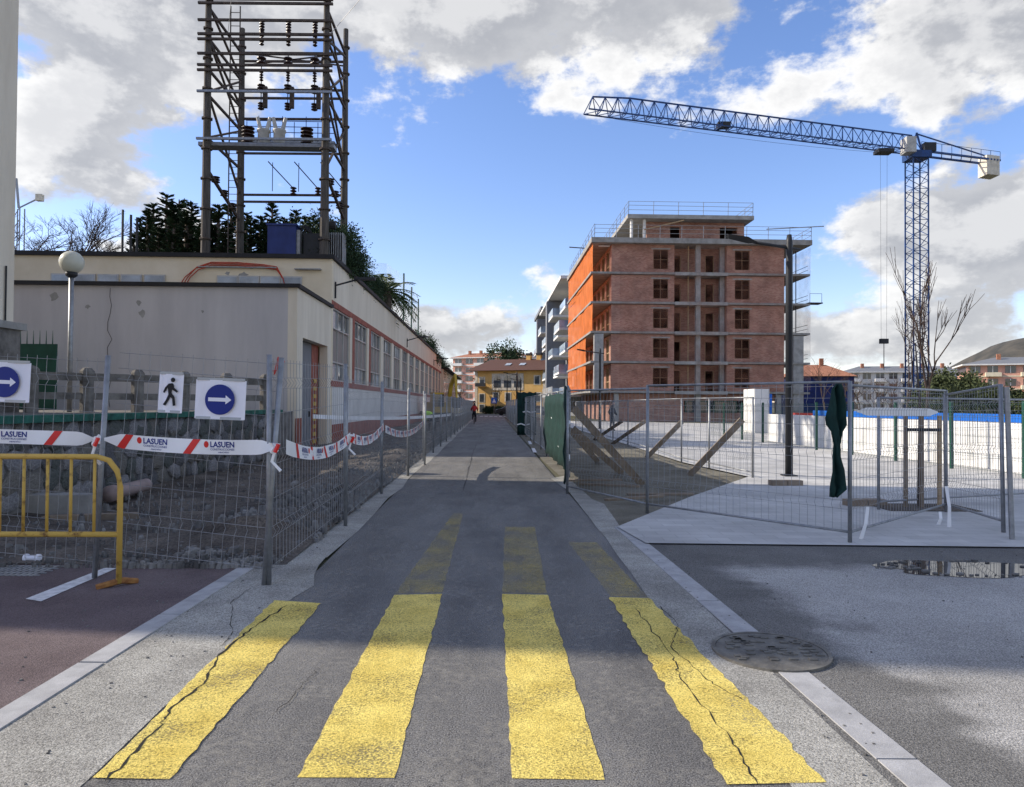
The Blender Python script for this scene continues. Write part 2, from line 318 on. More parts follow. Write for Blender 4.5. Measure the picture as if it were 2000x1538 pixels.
sheet('dirt_verge', [g2(1130, 962), g2(1205, 1030), g2(1350, 973), g2(1463, 934), g2(1331, 905), rp(5.55, 30), rp(5.6, 70), rp(1.6, 70), rp(1.5, 20)], .002, mud)
def damp(mat):          # wet band that follows the kerb and the pavement edge
    nt = mat.node_tree; N = nt.nodes; L = nt.links; tc = N.new('ShaderNodeTexCoord'); sp = N.new('ShaderNodeSeparateXYZ'); L.new(tc.outputs['Object'], sp.inputs[0])
    def mth(op, a, b):
        n = N.new('ShaderNodeMath'); n.operation = op
        for k, v in enumerate((a, b)):
            if isinstance(v, bpy.types.NodeSocket): L.new(v, n.inputs[k])
            else: n.inputs[k].default_value = v
        return n.outputs[0]
    nz_ = N.new('ShaderNodeTexNoise'); nz_.inputs['Scale'].default_value = 1.6; nz_.inputs['Detail'].default_value = 6; L.new(tc.outputs['Object'], nz_.inputs[0])
    w = mth('MULTIPLY', mth('SUBTRACT', nz_.outputs[0], .5), 1.3)
    d1 = mth('ADD', mth('SUBTRACT', mth('ADD', sp.outputs[0], mth('MULTIPLY', sp.outputs[1], .055)), 2.5), w); d2 = mth('ADD', mth('SUBTRACT', 7.3, sp.outputs[1]), mth('MULTIPLY', w, .6))
    mr = N.new('ShaderNodeMapRange'); mr.interpolation_type = 'SMOOTHSTEP'; L.new(mth('MINIMUM', d1, d2), mr.inputs[0]); mr.inputs[1].default_value = -.15; mr.inputs[2].default_value = .3; mr.inputs[3].default_value = .42; mr.inputs[4].default_value = 1
    b = N['Principled BSDF']; src = b.inputs['Base Color'].links[0].from_socket; vm = N.new('ShaderNodeVectorMath'); vm.operation = 'SCALE'; L.new(src, vm.inputs[0]); L.new(mr.outputs[0], vm.inputs['Scale']); L.new(vm.outputs[0], b.inputs['Base Color'])
damp(gravel)
sheet('road_verge', wob(rp(-2.15, 7.5), rp(-2.15, 100), 60, .04) + wob(rp(-1.75, 100), rp(-1.68, 7.5), 60, .05), .003, gutter)
# dug-up ground along the old building
def dug():
    random.seed(3); mb = MB(); nx, ny = 36, 220; vs = []
    from mathutils import noise
    for j in range(ny + 1):
        s = 7.15 + (j / ny) ** 1.6 * 88
        for i in range(nx + 1):
            o = -9.0 + i / nx * 7.0
            if s > 21: o = max(o, -6.25)
            p = RF(o + .0, s); e = min(1, (o + 9) / .4, (-1.98 - o) / .35 + .05, (s - 7.1) / .5)
            h = noise.fractal(Vector((p.x * .9, p.y * .9, 1)), 1, 2, 5) * .16 + noise.noise(Vector((p.x * .4, p.y * .4, 5))) * .12
            heap = .32 * math.exp(-((o + 2.9) / .7) ** 2) * (.5 + .5 * noise.noise(Vector((p.y * .6, 3, 0)))) if s > 8.5 else 0
            vs.append((p.x, p.y, max(-.02, .01 + max(0, e) * (.03 + h * .7 + heap))))
    fs = [(j * (nx + 1) + i, j * (nx + 1) + i + 1, (j + 1) * (nx + 1) + i + 1, (j + 1) * (nx + 1) + i) for j in range(ny) for i in range(nx)]
    mb.add(vs, fs); mb.build('dug_up_ground', dirt, None, kind='structure')
    # broken stones lying on it
    mb = MB(); random.seed(5)
    for k in range(8500):
        s = 7.0 + random.random() ** 2.0 * 40; o = random.choice((random.gauss(-2.7, .45), random.uniform(-6, -2), random.gauss(-2.6, .5)))
        if s < 8.3 and o > -2.1: continue
        if o > -1.95: continue
        p = RF(o, s); sz = random.choice((.01, .012, .014, .017, .02, .025, .03, .045)) * random.uniform(.7, 1.4)
        if random.random() < .012: sz *= 2
        z = max(0, .06 + .28 * math.exp(-((o + 2.9) / .7) ** 2) * .5) if s > 8.6 else .02
        q = [(p.x + sz * random.uniform(.6, 1.1) * math.cos(a) , p.y + sz * random.uniform(.6, 1.1) * math.sin(a)) for a in [t * 1.2566 + random.random() * .5 for t in range(5)]]
        h = sz * random.uniform(.5, 1.1); c = (p.x + random.uniform(-.3, .3) * sz, p.y, z + h)
        mb.add([(x, y, z - .05) for x, y in q] + [(x * .6 + c[0] * .4, y * .6 + c[1] * .4, z + h * random.uniform(.6, 1)) for x, y in q], [(0, 1, 6, 5), (1, 2, 7, 6), (2, 3, 8, 7), (3, 4, 9, 8), (4, 0, 5, 9), (5, 6, 7, 8, 9)])
    mb.build('rubble', rock, None, kind='stuff', label='broken grey stones scattered over the dug up strip')
    mb = MB()
    for k in range(330):
        a = random.choice(((1.5, 1.8), (-2.6, -1.9), (2, 6), (-3.6, -2.7))); x = random.uniform(*a); y = random.uniform(3, 8.2); sz = random.uniform(.002, .007)
        mb.box(x - sz, x + sz * .8, y - sz, y + sz, .002, .004 + sz * 1.2)
    mb.build('loose_grit', rock, None, kind='stuff', label='loose grit lying beside the kerbs')
dug()
# granite kerbs, one stone after another
kr = thing('kerb', 'flush granite kerb beside the reddish cycle lane', 'kerb', (0, 0, 0))
y = -3.6
while y < 6.9:
    l = .98; box('kerb_stone', kerbm, kr, -2.625, -2.47, y, min(y + l, 7.0), -.1, .012); y += 1.0
kr = thing('kerb', 'flush granite kerb beside the manhole and gravel yard', 'kerb', (0, 0, 0))
a = Vector((1.97, -1.0)); b = Vector(g2(1215, 1032)); ys = [-1 + 1.068 * k for k in range(6)]; ys2 = [5.0 + .88 * k for k in range(6)]
def kx(y): return a.x + (b.x - a.x) * (y - a.y) / (b.y - a.y)
for y0, y1 in list(zip(ys, ys[1:])) + list(zip(ys2, ys2[1:])):
    y1 -= .012; MB().prism([(kx(y0) - .09, y0), (kx(y0) + .09, y0), (kx(y1) + .09, y1), (kx(y1) - .09, y1)], -.1, .009).build('kerb_stone', kerbm, kr)
# yellow crossing stripes
def stripe(L, Rr, mat, name, z=.0035, amp=.007, n=40):
    l = wob(L[0], L[1], n, amp) if len(L) == 2 else L; r = wob(Rr[0], Rr[1], n, amp) if len(Rr) == 2 else Rr
    mb = MB(); k = min(len(l), len(r)); mb.add([(x, y, z) for x, y in l[:k]] + [(x, y, z) for x, y in r[:k]], [(i, k + i, k + i + 1, i + 1) for i in range(k - 1)])
    return mb.build(name, mat, road)
stripe((g2(180, 1522), g2(535, 1174)), (g2(330, 1525), g2(627, 1180)), yel, 'yellow_stripe', .0065, amp=.012)
stripe((g2(580, 1520), g2(770, 1163)), (g2(770, 1521), g2(864, 1161)), yel, 'yellow_stripe')
stripe((g2(1000, 1522), g2(981, 1161)), (g2(1181, 1525), g2(1070, 1163)), yel, 'yellow_stripe')
stripe((g2(1420, 1535), g2(1190, 1168)), (g2(1615, 1531), g2(1268, 1170)), yel, 'yellow_stripe', .0065, amp=.014)
fade = M('faded_yellow_paint', (.4, .31, .09), .85, scale=5, col2=(.6, .48, .14)); wear(fade, .66, .98, .0, .5)
stripe((g2(772, 1160), g2(885, 1003)), (g2(864, 1158), g2(905, 1003)), fade, 'faded_stripe', .003)
stripe((g2(982, 1158), g2(986, 1030)), (g2(1068, 1160), g2(1045, 1030)), fade, 'faded_stripe', .003)
stripe((g2(1192, 1165), g2(1110, 1060)), (g2(1265, 1167), g2(1165, 1060)), fade, 'faded_stripe', .003)
def crack(pts, w, z=.0085):
    pts = [g2(*p) for p in pts]; out = []
    for a, b in zip(pts, pts[1:]):
        out += wob(a, b, 9, .014)[:-1]
    out.append(pts[-1]); mb = MB(); k = len(out); ws = [w * random.uniform(.15, .8) for _ in out]; ws[0] = ws[-1] = .001
    mb.add([(x - e, y, z) for (x, y), e in zip(out, ws)] + [(x + e, y, z) for (x, y), e in zip(out, ws)], [(i, k + i, k + i + 1, i + 1) for i in range(k - 1)])
    mb.build('crack', crackm, road)
crack([(205, 1530), (310, 1425), (330, 1390), (400, 1335), (430, 1280), (490, 1230), (560, 1185)], .013)
crack([(1480, 1535), (1430, 1450), (1330, 1330), (1310, 1280), (1240, 1190)], .007)
crack([(1450, 1370), (1380, 1330), (1310, 1265), (1325, 1225), (1290, 1185)], .006)
crack([(430, 1265), (455, 1235), (450, 1180), (490, 1150)], .005); crack([(540, 1395), (590, 1340), (620, 1310)], .004)
crack([(905, 960), (912, 930), (925, 880), (940, 850)], .012)
sheet('lane_line', [g2(50, 1172), g2(80, 1177), g2(228, 1112), g2(205, 1111)], .009, white_paint, None, road)
mb = MB()
for i in range(14): mb.box(-5.1 + i * .055, -5.07 + i * .055, 6.55, 6.95, .005, .012)
for i in range(5): mb.box(-5.12, -4.3, 6.56 + i * .09, 6.58 + i * .09, .005, .013)
t = thing('drain_grate', 'steel drain grate set in the cycle lane', 'grate', (0, 0, 0)); mb.build('grid', galv, t)
for p in ((1030, 845), (1035, 865), (1043, 880)):
    q = gp(*p); MB().box(q.x - .06, q.x + .06, q.y - 1.1, q.y + 1.1, .003, .007).build('edge_line', white_paint, road)
for i in range(6):
    q = RF(-1.2 + i * .62, 92); MB().box(q.x - .2, q.x + .2, q.y, q.y + 3, .003, .008).build('far_crossing_stripe', white_paint, road)
# manhole
t = thing('manhole_cover', 'round cast iron manhole cover interrupting the kerb', 'manhole', gp(1505, 1275))
MB().lathe([(.37, -.05), (.37, .02), (.345, .02), (.345, .012)], 40).build('ring', iron, t)
MB().lathe([(.342, -.05), (.342, .016), (0.001, .018)], 40).build('lid', iron, t)
mb = MB()
for i in range(60):
    a = random.uniform(0, 6.28); r = math.sqrt(random.random()) * .3; x, y = r * math.cos(a), r * math.sin(a); mb.box(x - .025, x + .025, y - .012, y + .012, .015, .024)
mb.build('tread', iron, t, kind='stuff')
# puddle
pts = []
c = Vector(g2(1900, 1112)); random.seed(11)
for i in range(40):
    a = i / 40 * 6.283; rr = 1 + .16 * math.sin(a * 3 + 1) + .07 * math.sin(a * 7); pts.append((c.x + .95 * rr * math.cos(a), c.y + .34 * rr * math.sin(a)))
pw = sheet('puddle', pts, .0075, water)
mb = MB()
for k in range(60):
    a = random.uniform(0, 6.283); x = c.x + .8 * math.cos(a) * random.uniform(.7, 1.2); y = c.y + .32 * math.sin(a) * random.uniform(.8, 1.2); s = random.uniform(.01, .035)
    mb.prism([(x + s * random.uniform(.6, 1.4) * math.cos(q), y + s * .6 * math.sin(q)) for q in (0, 1.3, 2.6, 3.9, 5.2)], .004, .012 + s * .3)
mb.build('puddle_stones', rock, None, kind='stuff', label='small stones along the puddle edge')

# ------------------------------------------------------------------ old cream building on the left
def old_building():
    t = thing('factory_building', 'long cream factory with red window bands beside the dug up strip', 'building', RF(-6.2, 28), RZ)
    H = 7.2; Ls = 62
    box('wall', cream, t, -34, 0, 0, .3, 0, H)                          # end wall
    mb = MB(); mb.box(-.3, 0, .3, Ls, 5.62, H); mb.build('wall', cream_f, t)
    box('wall', whitewall, t, -.3, -.004, .3, Ls, .75, 2.25)
    box('plinth', redtrim, t, -.3, .02, .3, Ls, 0, .75)
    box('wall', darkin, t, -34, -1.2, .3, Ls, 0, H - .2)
    box('red_band', redtrim, t, -.3, .015, .02, Ls, 5.38, 5.62); box('red_band', redtrim, t, -.3, .015, .02, Ls, 2.25, 2.48)
    box('roof_edge', black_trim, t, -34, .12, -.12, 0.32, H, H + .16); box('roof_edge', black_trim, t, -.4, .12, .32, Ls, H, H + .16)
    box('roof', black_trim, t, -34, -.4, .32, Ls, H - .2, H + .05)
    bay = 4.4
    for i in range(14):
        y0 = .35 + i * bay; y1 = y0 + 3.35
        MB().box(-.3, .01, y1, y0 + bay - (.55 if i < 2 else .0), 2.48, 5.38).build('pier', cream_f, t)
        if i < 2: box('red_strip', redtrim, t, -.3, .016, y0 + bay - .55, y0 + bay, 2.48, 5.38)
        w = MB(); z0, z1, z2, z3 = 2.48, 3.2, 4.55, 5.38
        for z in (z0, z1, z2, z3 - .06): w.box(-.16, -.04, y0, y1, z, z + .06)
        for k in range(4): yy = y0 + k * (y1 - y0 - .06) / 3; w.box(-.15, -.05, yy, yy + .06, z0 + .06, z3 - .06)
        win = w.build('window', alu, t)
        for k in range(3):
            a = y0 + .06 + k * (y1 - y0 - .06) / 3; b = y0 + (k + 1) * (y1 - y0 - .06) / 3
            o = MB().box(-.12, -.11, a, b, z1 + .06, z2).build('panel', panel_t, win)
            for zz, mm in (((z2 + .06, z3 - .06), random.choice((glass, glass, glass_l))), ((z0 + .06, z1), random.choice((glass, glass, glass_l)))):
                MB().box(-.12, -.11, a, b, *zz).build('pane', mm, win)
    # strip window over the annex, cables and brackets on the end wall
    for x in [-10.7 + k * .88 for k in range(5)] + [-4.4 + k * .82 for k in range(4)]:
        w = box('strip_window', alu, t, x, x + .8, -.05, -.005, 6.05, 6.5); box('pane', glass_l, w, x + .05, x + .75, -.06, -.052, 6.1, 6.45)
    for k, dz in enumerate((0, .05, -.06)):
        MB().tube([(-5.95 + k * .12, -.1, 5.8), (-5.6 + k * .1, -.1, 6.4), (-5.2 + k * .05, -.1, 6.75 + dz), (-4.6, -.09, 6.95 + dz), (-3.6, -.08, 6.95 + dz), (-2.6, -.08, 6.88 + dz), (-2.1, -.1, 6.8 + dz), (-1.85, -.1, 6.4), (-1.7, -.12, 5.8)], .02, 6).build('red_cable', redcable, t)
    MB().box(-5.1, -2.1, -.12, -.005, 6.8, 6.84).build('bracket', galv, t); MB().box(-1.4, -.4, -.2, -.005, 6.75, 6.79).build('bracket', galv, t)
    random.seed(31); mb = MB()
    for (cx, cz, sz) in ((-4.0, 6.6, .12), (-3.4, 6.55, .16), (-3.1, 6.85, .1), (-10.2, 6.8, .12)): mb.slab([(cx + sz * random.uniform(.5, 1.4) * math.cos(q * .7), cz + sz * random.uniform(.3, .8) * math.sin(q * .7)) for q in range(9)], 'y', -.004, .01)
    mb.build('plaster_patch', concrete, t)
    for s in (.5, 25, 50):                                               # wall lamps on arms
        l = MB().box(.0, .06, s, s + .08, 5.75, 6.4).build('lamp_bracket', dkmetal, t); MB().tube([(.03, s, 6.25), (.9, s, 6.5)], .035).build('lamp_arm', dkmetal, l)
        MB().box(.8, 1.6, s - .12, s + .12, 6.48, 6.58).build('lamp_head', dkmetal, l)
    # further wing after the kink
    t2 = thing('factory_wing', 'low cream wing standing beyond the factory end', 'building', RF(-6.0, 90.2), RZ)
    box('wall', cream_f, t2, -20, 0, 0, 40, 0, 6.0); box('roof_edge', black_trim, t2, -20, .7, -.1, 40, 6, 6.15)
    for i in range(12): w = box('window', alu, t2, 0.003, .05, .8 + i * 3.2, 2.9 + i * 3.2, 2.4, 4.6); box('pane', glass, w, .05, .06, .95 + i * 3.2, 2.75 + i * 3.2, 2.5, 4.5)
    # annex
    a = thing('annex', 'windowless grey rendered annex with a tall door in its side', 'building', RF(-6.2, 23.1), RZ)
    Ha = 5.28
    box('wall', greywall, a, -27, -.3, 0, .3, 0, Ha); 
    mb = MB(); mb.box(-.3, 0, 0, .7, 0, Ha).box(-.3, 0, 4.3, 4.88, 0, Ha).box(-.3, 0, .7, 4.3, 3.75, Ha); mb.build('wall', cream_f, a)
    box('roof', black_trim, a, -27, .1, -.12, 4.88, Ha, Ha + .12)
    box('corner_base', redtrim, a, -.02, .02, -.02, .6, 0, 1.1)
    d = box('door', greycl, a, -.42, -.36, .7, 3.3, 0, 3.75); box('door_edge', redtrim, a, -.6, -.35, 3.3, 4.3, 0, 3.75)
    box('handle', dkmetal, d, -.36, -.3, 2.9, 3.0, 1.1, 1.3)
    mb = MB()
    for k in range(9): mb.box(-.34, -.3, 3.5, 3.9, .1 + k * .28, .24 + k * .28)
    mb.build('warning_strip', yelpipe, a)
    pts = [(-5.9, -.006, 5.2)]
    for k in range(14): pts.append((-5.9 + random.uniform(-.08, .08), -.006, 5.2 - (k + 1) * .27))
    MB().tube(pts, .006, 4).build('wall_crack', crackm, a)
    random.seed(9); mb = MB()
    for (cx, cz, s) in ((-7.65, 4.9, .2), (-4.9, 4.4, .14), (-6.6, 4.6, .1), (-3, 4.5, .06), (-5.0, 4.75, .1)):
        mb.slab([(cx + s * random.uniform(.4, 1.1) * math.cos(q * .7), cz + s * random.uniform(.4, 1.2) * math.sin(q * .7)) for q in range(9)], 'y', -.004, .01)
    mb.build('plaster_patch', concrete, a)
    # red scrawl by the corner
    MB().tube([(-.6 + .3 * math.cos(q) * (q / 9), -.012, 2.75 + .35 * math.sin(q * 1.3) * (1 - q / 14)) for q in [i * .35 for i in range(26)]], .012, 4).build('graffiti', taper, a)
old_building()
# tall building beside the camera on the left and its stone pier
t = thing('street_corner_building', 'tall cream building edge with a stone base at the street corner', 'building', (-11.3, 7.1, 0))
box('wall', cream_f, t, -12, 0, 0, 9.1, 3.35, 17); box('ledge', concrete, t, -12, .18, -.1, 9.3, 3.2, 3.36)
box('base', concrete_d, t, -12, .1, -.05, 9.2, 0, 3.2)
MB().tube([(.03, 8.8, 4.6), (.03, 8.8, 2.2)], .02, 5).build('cable', dkmetal, t)
# green gate
t = thing('green_gate', 'dark green sheet metal gate with spikes beside the annex', 'gate', (-14.6, 21.2, 1.34))
box('leaf', greenp, t, -1.6, 1.1, 0, .06, 0, 1.95)
for k in range(14): MB().tube([(-1.5 + k * .19, .03, 1.95), (-1.5 + k * .19, .03, 2.35)], [.018, .006], 5).build('spike', greenp, t)
# globe lamp
t = thing('globe_lamp', 'white globe lamp on a slim pole in front of the grey annex', 'street lamp', (*at(137, 700, 17.2).xy, 1.34))
MB().tube([(0, 0, 0), (0, 0, 3.3)], .055, 10).build('pole', galv, t, True); MB().lathe([(.05, 3.22), (.13, 3.28), (.13, 3.36), (.06, 3.4)], 14).build('collar', dkmetal, t, True)
MB().lathe([(.27 * math.sin(math.pi * i / 16) + .001, 3.6 - .27 * math.cos(math.pi * i / 16)) for i in range(17)], 24).build('globe', globe, t, True)
# retaining wall of rough stones with a green coping
t = thing('stone_wall', 'rough dark stone retaining wall with a green coping', 'wall', (-6.6, 8, 0))
box('core', concrete_d, t, -.12, -.03, 0, 12.3, 0, 1.3); box('coping', green_cop, t, -.3, .1, -.02, 12.36, 1.3, 1.4)
random.seed(21); meshes = []
for v in range(8):
    mb = MB(); k = random.choice((5, 6, 7)); ang = [2 * math.pi * (i + random.uniform(-.3, .3)) / k for i in range(k)]; rr = [random.uniform(.85, 1.2) for _ in ang]
    ring = [(math.cos(a) * r, math.sin(a) * r) for a, r in zip(ang, rr)]
    mb.add([(0, x, z) for x, z in ring] + [(.7, x * .85, z * .85) for x, z in ring] + [(1, x * .45 + random.uniform(-.1, .1), z * .45) for x, z in ring],
           [(i, (i + 1) % k, k + (i + 1) % k, k + i) for i in range(k)] + [(k + i, k + (i + 1) % k, 2 * k + (i + 1) % k, 2 * k + i) for i in range(k)] + [tuple(range(2 * k, 3 * k))])
    me = bpy.data.meshes.new('stone'); me.from_pydata(mb.v, [], mb.f); me.materials.append(stonem[v % 4]); me.update(); meshes.append(me)
row = 0; z = .1
while z < 1.3:
    hh = random.uniform(.26, .34); y = random.uniform(-.1, .1)
    while y < 12.1:
        w = random.uniform(.24, .5); o = link('stone', random.choice(meshes), t); o.location = (-.05, min(12.1, y + w / 2), min(1.14, z + hh * .4 + random.uniform(-.05, .05)))
        o.scale = (random.uniform(.05, .1), w * .58, hh * .62); o.rotation_euler = (random.uniform(-.5, .5), 0, 0); y += w * .93
    z += hh * .93
# balustrade on the terrace
A = Vector((*at(-60, 780, 15.2).xy, 1.34)); B = Vector((*at(518, 780, 20).xy, 1.34)); L = (B - A).length; rz = math.atan2((B - A).y, (B - A).x)
t = thing('balustrade', 'weathered concrete balustrade of posts and two rails on the terrace', 'balustrade', A, rz)
n = 6
for i in range(n + 1):
    x = i * L / n; MB().lathe([(.15, 0), (.15, .86), (.17, .9), (.16, .97), (.1, 1.04), (.01, 1.06)], 8, (x, 0, 0)).build('post', concrete_d, t)
    if i < n: box('rail', concrete_d, t, x + .12, x + L / n - .12, -.07, .07, .74, .92); box('rail', concrete_d, t, x + .12, x + L / n - .12, -.06, .06, .3, .46)
# clay pipes at the foot of the wall
for (a, b, r) in (((205, 960), (350, 935), .1), ((215, 985), (285, 965), .11), ((245, 950), (300, 935), .09)):
    p = gp(*a); q = gp(*b); p.z = q.z = r + .05; d = (q - p).normalized(); t = thing('clay_pipe', 'pinkish clay pipe lying on the rubble by the stone wall', 'pipe', p, 0, 'clay pipes by the stone wall')
    MB().tube([(0, 0, 0), (q - p)], r, 14, False).tube([d * .0, (q - p)], r * .82, 14, False).build('barrel', clay, t, True); MB().tube([d * -.02, d * .12], r * 1.2, 14).build('socket', clay, t, True)
p = gp(90, 1015); t = thing('broken_slab', 'tilted broken concrete slab behind the yellow barrier', 'slab', p)
MB().prism([(-.5, 0), (.55, .1), (.45, .35), (-.45, .3)], 0, .32).build('block', concrete, t); MB().prism([(.1, -.25), (1.2, .1), (1.15, .2), (.1, -.1)], 0, .08).build('plank', woodg, t)
p = gp(62, 1098); t = thing('white_bobbin', 'small white plastic spool lying on the drain grate', 'spool', p)
MB().tube([(-.07, 0, .04), (-.04, 0, .04), (-.04, 0, .04), (.05, .0, .04), (.05, 0, .04), (.08, 0, .04)], [.04, .04, .028, .028, .038, .038], 12).build('spool', paper, t)

# ------------------------------------------------------------------ temporary fences
def wire_mesh(mb, L, H, z0=.12, sx=.1):
    zs = [z0, z0 + .28, z0 + .33, z0 + .38, H * .52, H * .55, H * .58, H - .3, H - .25, H - .2, H - .03]
    bends = {z0 + .33: .03, H * .55: .03, H - .25: .035}
    n = max(2, int(L / sx)); w = .0027
    for i in range(1, n):
        x = L * i / n
        mb.tube([(x, -bends.get(z, 0), z) for z in zs], w, 3, False)
    for z in [z0 + .03, z0 + .28, z0 + .38, .75, H * .52, H * .58, H - .52, H - .3, H - .2, H - .06]: mb.tube([(0, -.004, z), (L, -.004, z)], w * 1.05, 3, False)
def panel(A, B, H=2.0, label='', group=None, lean=(0, 0), tubes=True, both=True, sx=.1):
    A = Vector((A[0], A[1], 0)); B = Vector((B[0], B[1], 0)); L = (B - A).length
    t = thing('mesh_fence', label, 'fence', A, math.atan2((B - A).y, (B - A).x), group); t.rotation_euler.x = lean[0]; t.rotation_euler.y = lean[1]
    mb = MB(); wire_mesh(mb, L, H, sx=sx); mb.build('wire_mesh', wirem, t, kind='stuff')
    for x in ((.0, L) if both else (.0,)): MB().tube([(x, 0, 0), (x, 0, H)], .024, 8).build('post', galv, t, True)
    if tubes: MB().tube([(0, 0, H - .01), (L, 0, H - .01)], .016, 6).build('top_rail', galv, t, True); MB().tube([(0, 0, .14), (L, 0, .14)], .016, 6).build('bottom_rail', galv, t, True)
    return t
ORD = 'first second third fourth fifth sixth seventh eighth ninth tenth eleventh twelfth thirteenth fourteenth fifteenth sixteenth seventeenth eighteenth nineteenth twentieth twenty-first twenty-second twenty-third'.split()
GL = 'galvanised mesh fence panels lining the dug up strip'
panel((-2.16, 6.3), (-3.72, 6.55), 2.0, 'narrow wire mesh panel carrying the walking figure notice', None, (0, -.07), False, False)
panel((-3.76, 6.5), (-7.2, 7.0), 2.02, 'wire mesh panel behind the yellow crowd barrier', None, (0, -.05), False)
pts = [Vector(g2(*p)) for p in ((525, 1143), (675, 1028), (745, 965), (797, 930), (830, 908))]
for i in range(4): panel(pts[i], pts[i] + (pts[i + 1] - pts[i]) * .985, 1.95 if i else 2.02, ORD[i] + ' mesh panel along the dug strip counting from the corner post', GL, (0, -.03 + .02 * i), False)
p = pts[4]
for i in range(16):
    s0 = 20 + i * 3.5; a = rp(-1.85, s0); b = rp(-1.85, s0 + 3.4); panel(a, b, 1.95, ORD[i + 4] + ' mesh panel along the dug strip counting from the corner post', GL, (0, 0), False, True, .14)
P1, P2, P3 = [Vector(g2(*p)) for p in ((1108, 965), (1264, 1003), (1660, 1063))]
P4 = Vector(g2(1848, 1003)); P5 = Vector(g2(1960, 1055))
panel(P1, P2, 1.86, 'wire mesh panel with timber props behind it at the dirt verge'); panel(P2, P3, 1.9, 'wide wire mesh panel standing on the pale pavement corner')
panel(P3, P4, 1.86, 'wire mesh panel running from the hung green cloth to the leaning post'); panel(P4, P5, 1.8, 'wire mesh panel ending at the double post by the puddle', None, (.0, -.04))
t = thing('fence_post', 'spare steel post standing against the double post by the puddle', 'post', (P5.x + .07, P5.y - .05, 0)); MB().tube([(0, 0, 0), (-.06, 0, 1.85)], .03, 8).build('tube', galv, t)
Q1 = Vector(g2(1716, 998)); panel(Q1, (9.3, 12.5), 1.75, 'wire mesh panel behind the white ribbon on the pavement')
for q in (g2(1690, 990), g2(1535, 950)):
    t = thing('ballast_block', 'pair of concrete ballast blocks ' + ('below the white ribbon' if q[1] < 13 else 'beside the tall lamp'), 'block', (*q, .02), .1)
    for x in (-.33, .0): MB().box(x, x + .31, -.1, .1, 0, .1).build('block', M('foot_concrete', (.25, .2, .15), .9), t)
# fence line along the pavement edge with timber props
E = [Vector(g2(1470, 935)), Vector(g2(1385, 915)), Vector(g2(1331, 904))] + [Vector(rp(5.5, s)) for s in (25, 28.5, 32, 35.5, 39, 42.5, 46)]
for i, (a, b) in enumerate(zip(E, E[1:])): panel(a, b, 1.8, ORD[i] + ' mesh panel along the pavement edge counting from the tall lamp', 'fence along the pavement edge', (0, 0), True, True, .12)
PL = ('thick timber prop leaning on the fence nearest the tall lamp', 'timber prop leaning on the third pavement edge panel', 'longest timber prop running down from the green cloth corner', 'short steep timber prop behind the green cloth', 'timber prop under the longest prop by the green cloth', 'far timber prop leaning right in the dirt verge', 'farthest small timber prop in the dirt verge')
for ii, (f, h, d) in enumerate((((1345, 930), (1450, 820), None), ((1262, 895), (1332, 824), None), ((1255, 948), (1120, 797), 12.9), ((1168, 903), (1117, 842), 14.5), ((1215, 925), (1118, 838), 13.5), ((1195, 868), (1262, 822), 26), ((1160, 860), (1215, 823), 29))):
    p = gp(*f); q = at(*h, d or p.y + .6) if d else at(*h, p.y - .3); t = thing('timber_prop', PL[ii], 'plank', p, 0, 'timber props of the fences')
    v = (q - p); sd_ = v.cross(Vector((0, 1, 0))).normalized() * .07; th = Vector((0, .025, 0)); mb = MB()
    mb.add([-sd_ - th, sd_ - th, sd_ + th, -sd_ + th, v - sd_ - th, v + sd_ - th, v + sd_ + th, v - sd_ + th], [(3, 2, 1, 0), (4, 5, 6, 7), (0, 1, 5, 4), (1, 2, 6, 5), (2, 3, 7, 6), (3, 0, 4, 7)]); mb.build('plank', woodg, t); 
for (x, y, a) in ((1240, 975, .5), (1190, 950, -.3), (1290, 968, .1), (1160, 940, .2)):
    p = gp(x, y); t = thing('loose_board', 'short board lying on the dirt verge by the props', 'board', p, a, 'boards on the dirt verge'); MB().box(-.6, .6, -.06, .06, 0.003, .04).build('plank', woodg, t)
# roadside fence on the right, dressed with green cloth
def cloth(name, label, A, B, H, z0=.15, group=None, sag=.06):
    A = Vector((A[0], A[1], 0)); B = Vector((B[0], B[1], 0)); d = B - A; L = d.length; t = thing(name, label, 'shade cloth', A, math.atan2(d.y, d.x), group); mb = MB(); n = 18; vs = []
    for j in range(7):
        for i in range(n + 1):
            x = L * i / n; zt = H - sag * (1 - abs((i % 6) - 3) / 3.0) ; z = z0 + (zt - z0) * j / 6; vs.append((x, -.035 + .03 * math.sin(i * 1.7 + j) - .02 * math.sin(j * 2.1), z))
    mb.add(vs, [(j * (n + 1) + i, j * (n + 1) + i + 1, (j + 1) * (n + 1) + i + 1, (j + 1) * (n + 1) + i) for j in range(6) for i in range(n)])
    o = mb.build('cloth', greenc, t, True); sol = o.modifiers.new('thick', 'SOLIDIFY'); sol.thickness = .006
    for (x, z) in ((L * .3, .55), (L * .6, 1.2)):
        MB().tube([(x - .3, -.08, z), (x - .1, -.085, z + .05), (x + .1, -.085, z - .02), (x + .35, -.08, z + .04)], .035, 5).build('tape_tie', tapew, t)
    return t
PR = [Vector(g2(1108, 962))] + [Vector(rp(1.75 + .05 * (i % 2), 15.8 + i * 3.2)) for i in range(22)]
for i, (a, b) in enumerate(zip(PR, PR[1:])): panel(a, b, 1.95, ORD[i] + ' mesh panel along the right road edge counting from the timber props', 'mesh panels on the right road edge', (0, 0), True, True, .14)
cloth('green_cloth', 'dark green shade cloth on the mesh panel nearest the timber props', PR[0] - Vector((.08, .05)), PR[1] - Vector((.08, 0)), 1.95); cloth('green_cloth', 'dark green shade cloth on the road fence beyond the first cloth', PR[1] - Vector((.1, 0)), PR[3] - Vector((.1, 0)), 1.9)
